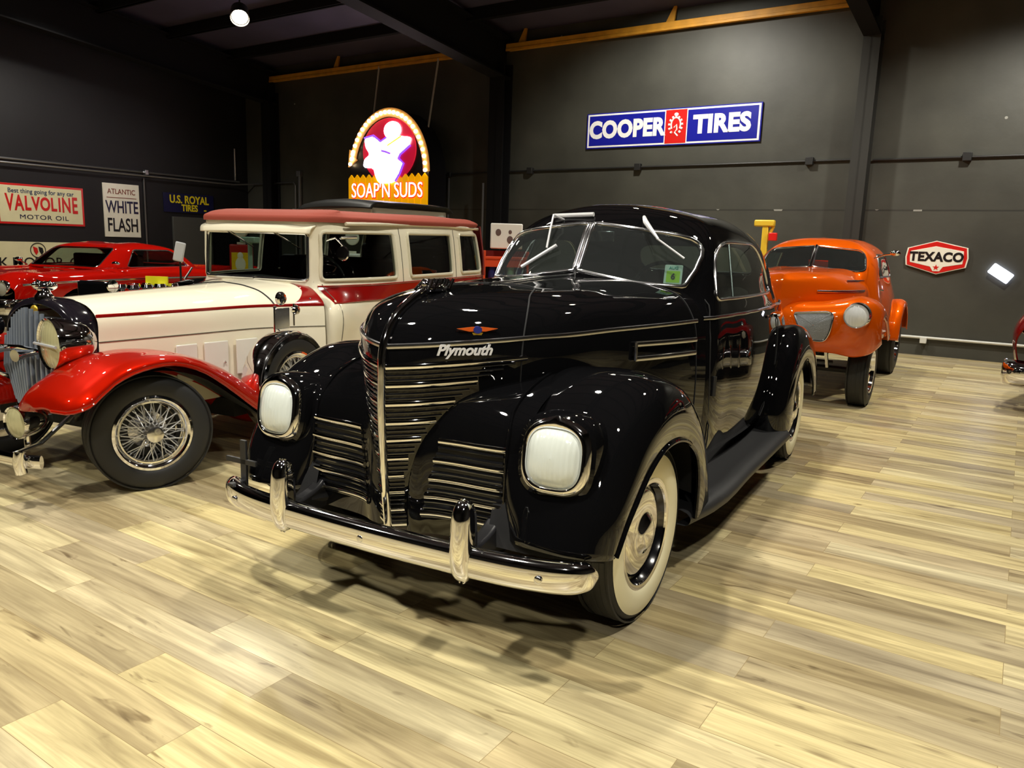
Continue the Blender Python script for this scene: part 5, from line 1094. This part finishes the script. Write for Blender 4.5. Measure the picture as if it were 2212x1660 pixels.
# ================================================================== WALL SIGNS
WL = mat('enamel_white', 'f2eedd', .3, noise=(6, .08)); SRED = mat('enamel_red', 'd21f1b', .3); SBLUE = mat('enamel_blue', '1a1f9a', .25); NAVY = mat('enamel_navy', '15163f', .35); SBLK = mat('enamel_black', '101014', .4); SYEL = mat('enamel_yellow', 'e8d21a', .4); CRM = mat('banner_cream', 'e6dfb4', .5, noise=(4, .1))
def sign(name, loc, rz, label, cat_='sign'): return empty(name, loc, rz, label, cat_)
def plate(parent, name, pts, y0, y1, m, bevel=.003): return MB().ext(pts, y0, y1, lambda a, b, d: (a, d, b)).build(name, m, parent, bevel=bevel)
def rc(x0, z0, x1, z1): return [(x0, z0), (x1, z0), (x1, z1), (x0, z1)]
def txt(parent, t, size, m, x, z, y=-.012, bold=.0, sx=1.0, shear=0.0, name='lettering', rot=0, space=1.0):
    return text_mesh(t, size, name, m, parent, .002, bold, sx, shear, Matrix.Translation((x, y, z)) @ Matrix.Rotation(rot, 4, 'Y'), space)
LWX = XL + .02; RZ = PI / 2       # left wall: local x runs along +y of the room, local -y faces into the room
# tire sign on the back wall
t = sign('tire_sign', (-3.61, YB - .03, 3.563), 0, 'long blue and white enamel tire sign with a red centre square on the back wall')
plate(t, 'sign_rim', rc(-1.605, -.31, 1.605, .31), -.01, .02, SBLUE); plate(t, 'sign_border', rc(-1.585, -.292, 1.585, .292), -.014, -.008, mat('bright_white', 'f7f7f7', .3))
plate(t, 'blue_panel', rc(-1.55, -.262, -.075, .262), -.018, -.012, SBLUE); plate(t, 'blue_panel', rc(.345, -.262, 1.55, .262), -.018, -.012, SBLUE); plate(t, 'red_square', rc(-.058, -.28, .328, .28), -.018, -.012, SRED)
BW = MATS['bright_white']
txt(t, 'COOPER', .40, BW, -.81, .0, -.021, .020, .90, space=1.04); txt(t, 'TIRES', .40, BW, .945, .0, -.021, .020, .98, space=1.04)
em = MB()
for k in range(11):
    a = math.radians(-50 + 280 * k / 10); em.tube([(.135 + .10 * math.cos(a), -.02, .02 + .13 * math.sin(a)), (.135 + .135 * math.cos(a), -.02, .02 + .165 * math.sin(a))], .020, 8)
em.tube([(.135 + .085 * math.cos(a), -.02, .03 + .115 * math.sin(a)) for a in np.linspace(-.6, PI + .6, 16)], .013, 8).tube([(.105, -.02, -.02), (.15, -.02, .03), (.16, -.02, -.05), (.12, -.02, -.10), (.18, -.02, -.16)], .014, 8).ball((.135, -.02, .20), (.04, .01, .03)).build('emblem', BW, t)
# hexagonal oil sign
t = sign('oil_company_sign', (.752, YB - .03, 1.47), 0, 'white and red six-sided enamel oil company sign on the back wall')
hexo = [(-.395, .135), (-.02, .245), (.395, .15), (.415, .0), (.395, -.135), (.02, -.245), (-.40, -.12), (-.415, .0)]
k_ = lambda f: [(a * f, b * f) for a, b in hexo]
plate(t, 'sign_rim', k_(1.0), -.01, .02, WL); plate(t, 'red_band', k_(.955), -.014, -.006, SRED)
plate(t, 'white_panel', [(-.345, .09), (-.02, .165), (.345, .10), (.352, .0), (.345, -.085), (.10, -.135), (.06, -.20), (-.03, -.20), (-.07, -.135), (-.345, -.075), (-.352, 0)], -.018, -.010, WL)
txt(t, 'TEXACO', .18, SBLK, 0, .005, -.021, .008, .95, space=1.05)
MB().ext([((.045 if i % 2 == 0 else .018) * math.sin(i * PI / 5) + .01, (.045 if i % 2 == 0 else .018) * math.cos(i * PI / 5) - .145) for i in range(10)], -.022, -.016, lambda a, b, d: (a, d, b)).build('star', SRED, t)
# bright tilted patch of light on the wall, built as a glowing slab
t = sign('light_patch', (1.587, YB - .05, 1.275), 0, 'bright white patch of light built as a small tilted glowing slab, right of the hexagonal oil sign', 'lamp')
MB().box((0, 0, 0), (.30, .03, .155), M=Matrix.Rotation(math.radians(33), 3, 'Y')).build('glow_slab', mat('glow_white', 'ffffff', .5, emit='dfe6ff', estr=5), t, bevel=.02)
MB().tube([(0, .01, 0), (0, .05, 0)], .015, 8).build('bracket', DARK, t)  # invented mount holding the light patch on the wall
# motor oil sign
t = sign('motor_oil_sign', (LWX, 5.44, 1.94), RZ, 'cream motor oil sign with red letters and red rim on the left wall')
plate(t, 'sign_rim', rc(-.84, -.395, .84, .395), -.01, .02, SRED); plate(t, 'cream_panel', rc(-.80, -.355, .80, .355), -.014, -.006, CRM)
txt(t, 'Best thing going for any car', .125, mat('sign_teal_blue', '1c3a5e', .4), 0, .255, -.017, .001, .92)
wd = [1.0, 1.0, .82, .98, 1.08, .82, .5, 1.08, .88]; px_ = -.70
for k, ch in enumerate('VALVOLINE'):
    q = abs(k - 4) / 4; w_ = wd[k] / sum(wd) * 1.42; h_ = .36 + .10 * q * q
    txt(t, ch, h_, SRED, px_ + w_ / 2, .01, -.017, .011, .60 * .36 / h_ * 1.12); px_ += w_
txt(t, 'MOTOR', .125, NAVY, -.14, -.25, -.017, .0, 1.3, space=1.1); txt(t, 'OIL', .125, NAVY, .37, -.25, -.017, .0, 1.3, space=1.1)
# white flash sign
t = sign('fuel_sign', (LWX, 7.12, 1.925), RZ, 'tall white fuel sign with black capitals on the left wall')
plate(t, 'sign_panel', rc(-.41, -.575, .41, .575), -.01, .02, WL); plate(t, 'rule', rc(-.34, .265, .34, .28), -.014, -.008, mat('sign_rust', '8a4a3a', .5))
txt(t, 'ATLANTIC', .155, MATS['sign_rust'], 0, .40, -.014, .001, .86); txt(t, 'WHITE', .37, NAVY, 0, .06, -.014, .006, .64); txt(t, 'FLASH', .41, SBLK, 0, -.33, -.014, .006, .62)
# yellow letters on navy
t = sign('tire_dealer_sign', (LWX, 8.79, 2.18), RZ, 'dark navy tire sign with yellow letters above the grey door')
plate(t, 'sign_panel', rc(-.66, -.22, .66, .22), -.01, .02, NAVY)
txt(t, 'U.S. ROYAL', .25, SYEL, 0, .075, -.014, .007, .82); txt(t, 'TIRES', .21, SYEL, .0, -.115, -.014, .006, .85); MB().ball((.42, -.014, -.15), (.04, .006, .02)).build('maker_mark', SYEL, t)
# grey door on the left wall
struct(MB().box((XL + .03, 8.85, .93), (.06, 1.05, 1.86)).build('door_1', mat('grey_door', '4a4a46', .5), bevel=.005))
# banner
t = sign('car_banner', (LWX, 4.62, .80), RZ, 'cream banner with black capitals and a round shield emblem behind the red hardtop')
plate(t, 'banner_panel', rc(-2.9, -.40, 2.0, .40), -.005, .01, CRM)
txt(t, 'BUICK', .28, SBLK, -.29, -.02, -.008, .001, .98); txt(t, 'MOTOR', .28, SBLK, .67, -.02, -.008, .001, .98); txt(t, 'CARS', .28, SBLK, 1.62, -.02, -.008, .001, .98)
MB().tube([(.675 + .145 * math.cos(a), -.01, .235 + .145 * math.sin(a)) for a in np.linspace(0, 2 * PI, 33)[:-1]], .008, 6, closed=True).build('emblem_ring', SBLK, t)
for dx, m in ((-.05, SRED), (.055, SBLK)):
    MB().ext([(dx - .045 + .675, .31), (dx + .035 + .675, .28), (dx + .05 + .675, .20), (dx + .01 + .675, .14), (dx - .03 + .675, .21)], -.012, -.008, lambda a, b, d: (a, d, b)).build('emblem_shield', m, t)
# ================================================================== LIT ARCHED SIGN
t = sign('neon_sign', (-9.385, 9.62, 0), 0, 'lit arched neon sign with glowing bulbs and a yellow picket fence base')
NB = mat('sign_cabinet_black', (.008, .008, .012), .4); PICK = mat('picket_yellow', 'f0b400', .4, emit='f0a800', estr=.55)
arch = [(1.10 * math.cos(a), 2.75 + 1.36 * math.sin(a)) for a in np.linspace(0, PI, 25)]
plate(t, 'cabinet', [(-1.10, 2.12), (1.10, 2.12)] + arch, .0, .55, NB)
pk = MB()
for k in range(13):
    x0 = -1.10 + k * .1692; x1 = x0 + .158; zt = 2.80
    pk.ext([(x0, 2.12), (x1, 2.12), (x1, zt - .06), ((x0 + x1) / 2, zt + .02), (x0, zt - .06)], -.03, -.005, lambda a, b, d: (a, d, b))
pk.build('picket_fence', PICK, t)
txt(t, "SOAP'N SUDS", .43, mat('neon_red', 'd41414', .4, emit='e01010', estr=1.2), 0.0, 2.47, -.045, .016, .76, name='lettering_outline'); txt(t, "SOAP'N SUDS", .43, mat('neon_white', 'fff4ee', .4, emit='fff0e6', estr=3), 0.0, 2.475, -.056, -.002, .76)
plate(t, 'red_oval', [(.05 + .73 * math.cos(a), 3.29 + .64 * math.sin(a)) for a in np.linspace(0, 2 * PI, 37)[:-1]], -.03, -.005, mat('neon_oval', '9c0d22', .4, emit='b0102c', estr=.8))
NW = mat('neon_figure', 'ffffff', .4, emit='f4ecff', estr=9); NV = mat('neon_violet', '5a35e0', .4, emit='5a30ff', estr=3)
FG = lambda cx, cy: (-2.814 + .002905 * cx, 4.418 - .002032 * cy)
fig = MB()
fig.ext([(FG(1025, 365)[0] + .225 * math.cos(a), FG(1025, 365)[1] + .175 * math.sin(a)) for a in np.linspace(0, 2 * PI, 25)[:-1]], -.056, -.036, lambda a, b, d: (a, d, b))
out_ = [(980, 430), (1075, 425), (1130, 430), (1195, 455), (1180, 515), (1095, 590), (1065, 640), (1120, 690), (1085, 790), (1040, 865), (970, 880), (900, 868), (862, 790), (850, 742), (750, 702), (760, 640), (805, 590), (770, 510), (765, 440), (850, 425), (915, 478)]
fig.ext([tuple(p) for p in cat(A3([FG(*p) + (0,) for p in out_])[:, :2], 4, True)], -.055, -.035, lambda a, b, d: (a, d, b))
fig.build('figure_glow', NW, t)
MB().tube([(a, -.05, b) for a, b in [FG(760, 425), FG(845, 405), FG(915, 468), FG(975, 430)]], .022, 8).build('violet_tube', NV, t)
MB().tube([(FG(*p)[0], -.05, FG(*p)[1]) for p in ((1190, 520), (1100, 600), (1085, 640), (1130, 690), (1095, 790), (1055, 860))], .022, 8).build('violet_tube', NV, t); MB().tube([(FG(*p)[0], -.062, FG(*p)[1]) for p in ((930, 560), (970, 572), (1015, 592))], .025, 8).build('violet_tube', NV, t)
MB().tube([(FG(*p)[0], -.062, FG(*p)[1]) for p in ((1110, 430), (1040, 475), (985, 510))], .018, 8).build('gold_tube', mat('neon_gold', 'f0c020', .4, emit='f0b820', estr=3), t)
band = [(1.03 * math.cos(a) + .02, 2.82 + 1.22 * math.sin(a)) for a in np.linspace(.02, PI - .30, 30)]
MB().tube([(x, -.02, z) for x, z in band], .10, 8, flat=(.9, .25, (0, 0, 1))).ext([(-1.10, 2.98), (-.86, 3.12), (-1.06, 3.34)], -.04, 0, lambda a, b, d: (a, d, b)).build('arrow_band', mat('arrow_cream', 'd8b070', .4, emit='e09040', estr=.35), t)
BULB = mat('warm_bulb', 'ffe6b8', .4, emit='ffe2b0', estr=12)
for x, z in [(1.03 * math.cos(a) + .02, 2.82 + 1.22 * math.sin(a)) for a in np.linspace(.04, PI - .28, 26)] + [(-1.02, 3.04), (-.98, 3.14), (-.95, 3.24)]:
    MB().ball((x, -.06, z), .038, 10, 8).build('bulb', BULB, t)
for x in (-.92, .72): MB().tube([(x * .98, .40, 3.3 if x < 0 else 3.6), (x, .72, 5.17)], .02, 8).build('hanging_rod', mat('pale_rod', 'b8b8b4', .5), t)
# ================================================================== THINGS BEYOND THE CARS
def fuel_pump(name, loc, rz, h, w, body, label, panel, top=None):
    e = empty(name, loc, rz, label, 'fuel pump')
    MB().box((0, 0, h * .42), (w * .8, w, h * .80)).box((0, 0, .05), (w * .95, w * 1.15, .10)).build('pump_body', body, e, bevel=.02)
    MB().box((w * .41, 0, h * .55), (.01, w * .8, h * .4)).build('front_panel', panel, e, bevel=.003)
    MB().lathe([(0, .05), (w * .3, .05), (w * .34, .02), (w * .34, -.02), (w * .3, -.05), (0, -.05)], 32, (0, 0, h - w * .30), 'x').tube([(0, 0, h * .8), (0, 0, h * .84)], w * .2, 12).build('globe', top or WL, e)
    MB().tube([(0, w * .5, h * .62), (.08, w * .62, h * .45), (.05, w * .58, h * .2), (0, w * .5, h * .35)], .014, 8).build('hose', DARK, e)
    return e
fuel_pump('fuel_pump', (-5.40, 4.62, 0), math.radians(-45), 1.55, .27, mat('pump_white', 'dcdcd4', .35), 'slim white fuel pump with a round top behind the limousine\'s front door window', mat('pump_dark', '24242a', .4))
e = fuel_pump('fuel_pump', (-7.60, 4.60, 0), math.radians(-45), 1.62, .30, mat('pump_red', 'b01a14', .4), 'red fuel pump with a yellow front seen through the limousine\'s windscreen', mat('pump_yellow', 'f0c818', .4))
MB().ball((.13, 0, 1.05), (.012, .07, .10)).ball((.13, 0, 1.17), (.012, .04, .05)).build('white_emblem', WL, e)
# white counter seen through the rear side window
e = empty('counter', (-4.95, 5.35, 0), math.radians(-60), 'white counter with four legs behind the limousine\'s rear side window', 'counter')
MB().box((0, 0, 1.32), (.35, .62, .16)).build('counter_top', mat('counter_white', 'd9d4cf', .5), e, bevel=.02)
for sx, sy in ((1, 1), (1, -1), (-1, 1), (-1, -1)): MB().box((.13 * sx, .26 * sy, .62), (.06, .07, 1.24)).build('leg', MATS['counter_white'], e, bevel=.008)
# pale green post
e = empty('post', (-6.70, 4.05, 0), 0, 'pale green post with a T-shaped head seen through the limousine\'s windscreen', 'post')
MB().tube([(0, 0, 0), (0, 0, 1.36)], .03, 12).lathe([(0, .03), (.15, .02), (.16, 0), (0, 0)], 24, (0, 0, 0), 'z').build('pole', mat('pale_green', '9fb8a4', .4), e); MB().box((0, 0, 1.40), (.30, .10, .08)).build('cross_head', MATS['pale_green'], e, bevel=.015)
# white card on a dark stand
e = empty('card_stand', (-7.30, 3.42, 0), math.radians(-50), 'white card tilted on a thin dark stand behind the limousine\'s hood', 'sign')
MB().tube([(0, 0, 0), (0, 0, 1.15)], .014, 8).lathe([(0, .02), (.16, .012), (.17, 0), (0, 0)], 24, (0, 0, 0), 'z').build('stand', DARK, e)
MB().box((.02, 0, 1.22), (.03, .13, .25), M=Matrix.Rotation(math.radians(-12), 3, 'X')).build('card', mat('card_white', 'eef2f6', .5), e, bevel=.03)
# display rack with a white board on top
e = empty('display_rack', (-4.42, 6.72, 0), math.radians(-52), 'orange-red display rack of cans under a white board beside the limousine\'s tail', 'rack')
OC2 = mat('rack_orange', 'd8461a', .45)
for z in (.30, .62, .94, 1.26): MB().box((0, 0, z), (.30, .62, .035)).build('shelf', OC2, e, bevel=.005)
for sy in (-1, 1): MB().box((-.0, .31 * sy, .68), (.30, .025, 1.36)).build('side_panel', OC2, e, bevel=.005)
MB().box((-.14, 0, .68), (.02, .62, 1.36)).build('back_panel', mat('rack_dark_red', '6a1410', .5), e)
MB().box((.12, 0, 1.19), (.03, .64, .12)).build('front_lip', OC2, e, bevel=.008)
t = tag(empty('notice_board', (-4.42, 6.72, 1.38), math.radians(-52)), 'white board with small dark marks standing on the orange rack', 'sign')
MB().box((0, .0, .19), (.05, .46, .36)).build('board', mat('board_white', 'f2efe8', .4), t, bevel=.015)
for y, z, k in ((-.12, .24, .05), (.05, .25, .03), (.05, .14, .055)): MB().ball((.028, y, z), (.004, k * .8, k)).build('printed_mark', mat('board_mark', '6a5450', .5), t)
ci = 0
for z in (.32, .64, .96):
    for y in (-.20, -.07, .07, .20):
        cm = (mat('can_blue', '1c2a8c', .35), mat('can_green', '8fae90', .35), mat('can_navy', '18205c', .35))[(ci + int(z * 10)) % 3]; ci += 1
        M_ = Matrix.Rotation(math.radians(-52), 3, 'Z'); p = Vector((-4.42, 6.72, 0)) + M_ @ Vector((.05, y, z))
        c_ = MB().lathe([(0, .19), (.050, .19), (.054, .18), (.054, .01), (.050, 0), (0, 0)], 20, (0, 0, 0), 'z').build('can', cm); c_.location = p
        tag(c_, '%s can on the %s shelf of the orange rack, %s' % (('blue', 'pale green', 'navy')[(ci - 1 + int(z * 10)) % 3], {.32: 'lowest', .64: 'middle', .96: 'top'}[z], {-.20: 'at the left end', -.07: 'second from the left', .07: 'third from the left', .20: 'at the right end'}[y]), 'can', 'cans on the orange rack')
# yellow hoist with a red box behind the coupe roof
e = empty('engine_hoist', (-1.50, 9.45, 0), math.radians(-85), 'yellow steel hoist with a red box standing behind the black coupe\'s roof', 'hoist'); HY = mat('hoist_yellow', 'd9b52e', .45)
MB().box((0, 0, .95), (.09, .09, 1.86)).build('mast', HY, e, bevel=.01); MB().box((0, -.02, 1.90), (.12, .30, .10)).build('boom', HY, e, bevel=.02)
MB().tube([(0, .02, 1.62), (0, .11, 1.86)], .025, 8).build('ram', HY, e); MB().box((.0, 0, .05), (.9, .12, .10)).box((.0, .0, .05), (.12, .8, .10)).build('base', HY, e, bevel=.01)
MB().box((.03, .12, 1.70), (.09, .12, .12)).build('red_box', SRED, e, bevel=.01)
# tall old truck with a black roof
e = empty('truck', (-6.15, 6.9, 0), math.radians(-10), 'tall white 1920s truck with a flat black roof behind the limousine', 'truck'); TR = mat('truck_roof', (.012, .013, .012), .5)
MB().both(surf(A3([[(-.12, 0, 2.03), (-.14, .45, 2.02), (-.2, .80, 1.98), (-.2, .84, 1.93)], [(-.5, 0, 2.07), (-.5, .45, 2.06), (-.5, .80, 2.01), (-.5, .84, 1.94)], [(-1.9, 0, 2.08), (-1.9, .45, 2.07), (-1.9, .80, 2.02), (-1.9, .84, 1.95)], [(-2.3, 0, 2.04), (-2.3, .45, 2.03), (-2.25, .80, 1.98), (-2.25, .84, 1.93)]]), 4, 4)).build('roof', TR, e, solid=.02)
MB().box((-.32, 0, 1.90), (.06, 1.50, .10)).box((-.32, .72, 1.55), (.06, .07, .75)).box((-.32, -.72, 1.55), (.06, .07, .75)).box((-1.25, .74, 1.90), (1.9, .05, .09)).box((-1.25, -.74, 1.90), (1.9, .05, .09)).box((-1.2, .74, 1.55), (.08, .05, .75)).box((-1.2, -.74, 1.55), (.08, .05, .75)).box((-2.15, .74, 1.55), (.08, .05, .75)).box((-2.15, -.74, 1.55), (.08, .05, .75)).build('cab_frame', WHITEP, e, bevel=.01)
MB().box((-1.25, 0, .95), (1.9, 1.5, .5)).build('cab', WHITEP, e, bevel=.04); MB().box((-.315, 0, 1.55), (.012, 1.38, .62)).build('windscreen', GLASSD, e)
MB().box((.15, 0, 1.0), (.9, .62, .48)).build('hood', WHITEP, e, bevel=.08); MB().box((.62, 0, .98), (.05, .56, .52)).build('radiator', CHROME2, e, bevel=.02)
for s in (1, -1):
    MB().grid(surf(A3([[(.55, .45 * s, .55), (.55, .75 * s, .52)], [(.30, .45 * s, .82), (.30, .76 * s, .80)], [(-.1, .45 * s, .84), (-.1, .76 * s, .82)], [(-.5, .45 * s, .50), (-.5, .76 * s, .48)], [(-1.9, .5 * s, .46), (-1.9, .76 * s, .44)]]), 4, 2)).build('fender', TR, e, solid=.015)
    lamp(e, (.60, .36 * s, .95), .10, .12); wheel(e, .15, .66 * s, s, .38, .11, .26, 0, None, 'wire'); wheel(e, -2.0, .66 * s, s, .38, .11, .26, 0, None, 'wire')
MB().box((-1.0, 0, .55), (3.2, .7, .12)).build('chassis', MATTE, e)
# open-engined roadster between the two cars on the left
e = empty('roadster', (-5.22, 1.72, 0), math.radians(-78), 'low black open-engined roadster half hidden behind the limousine\'s hood', 'car')
MB().both(surf(A3([[(-.55, 0, .94), (-.55, .30, .93), (-.55, .45, .85), (-.55, .48, .45)], [(-1.0, 0, .98), (-1.0, .40, .96), (-1.0, .58, .88), (-1.0, .60, .42)], [(-1.6, 0, .90), (-1.6, .42, .90), (-1.6, .62, .84), (-1.6, .64, .42)], [(-2.05, 0, .75), (-2.05, .30, .74), (-2.05, .46, .68), (-2.05, .48, .45)]]), 5, 5)).build('body', BLACK, e, sharp=50)
MB().box((.05, 0, .66), (.75, .44, .36)).build('engine_block', DARK, e, bevel=.02)
en = MB()
for k in range(4): en.lathe([(0, .10), (.05, .10), (.06, .07), (.035, .05), (.03, 0)], 16, (.28 - .16 * k, .08, .86), 'z').lathe([(0, .10), (.05, .10), (.06, .07), (.035, .05), (.03, 0)], 16, (.28 - .16 * k, -.08, .86), 'z')
for s in (1, -1):
    for k in range(4): en.tube([(.28 - .17 * k, .22 * s, .74), (.25 - .17 * k, .34 * s, .74), (.15 - .17 * k, .40 * s, .62)], .022, 8)
en.build('intake_and_headers', CHROME, e)
MB().box((.60, 0, .72), (.07, .46, .56)).build('radiator', BLACK, e, bevel=.03)
MB().box((-.06, .02, .985), (.02, .22, .085), M=Matrix.Rotation(math.radians(18), 3, 'Z')).build('yellow_card', mat('card_yellow', 'f2ea12', .5), e)
MB().tube([(-.06, .02, .80), (-.06, .02, .95)], .01, 6).build('card_wire', DARK, e)
for s in (1, -1):
    MB().tube([(-.95, .50 * s, .95), (-1.05, .48 * s, 1.08)], .012, 8).build('screen_post', CHROME2, e)
    wheel(e, .45, .66 * s, s, .33, .14, .2, 0, None, 'cap'); wheel(e, -1.65, .70 * s, s, .37, .22, .2, 0, None, 'cap')
MB().box((-.65, 0, .45), (2.6, .5, .10)).tube([(.45, -.6, .33), (.45, .6, .33)], .03, 8).build('chassis', MATTE, e)
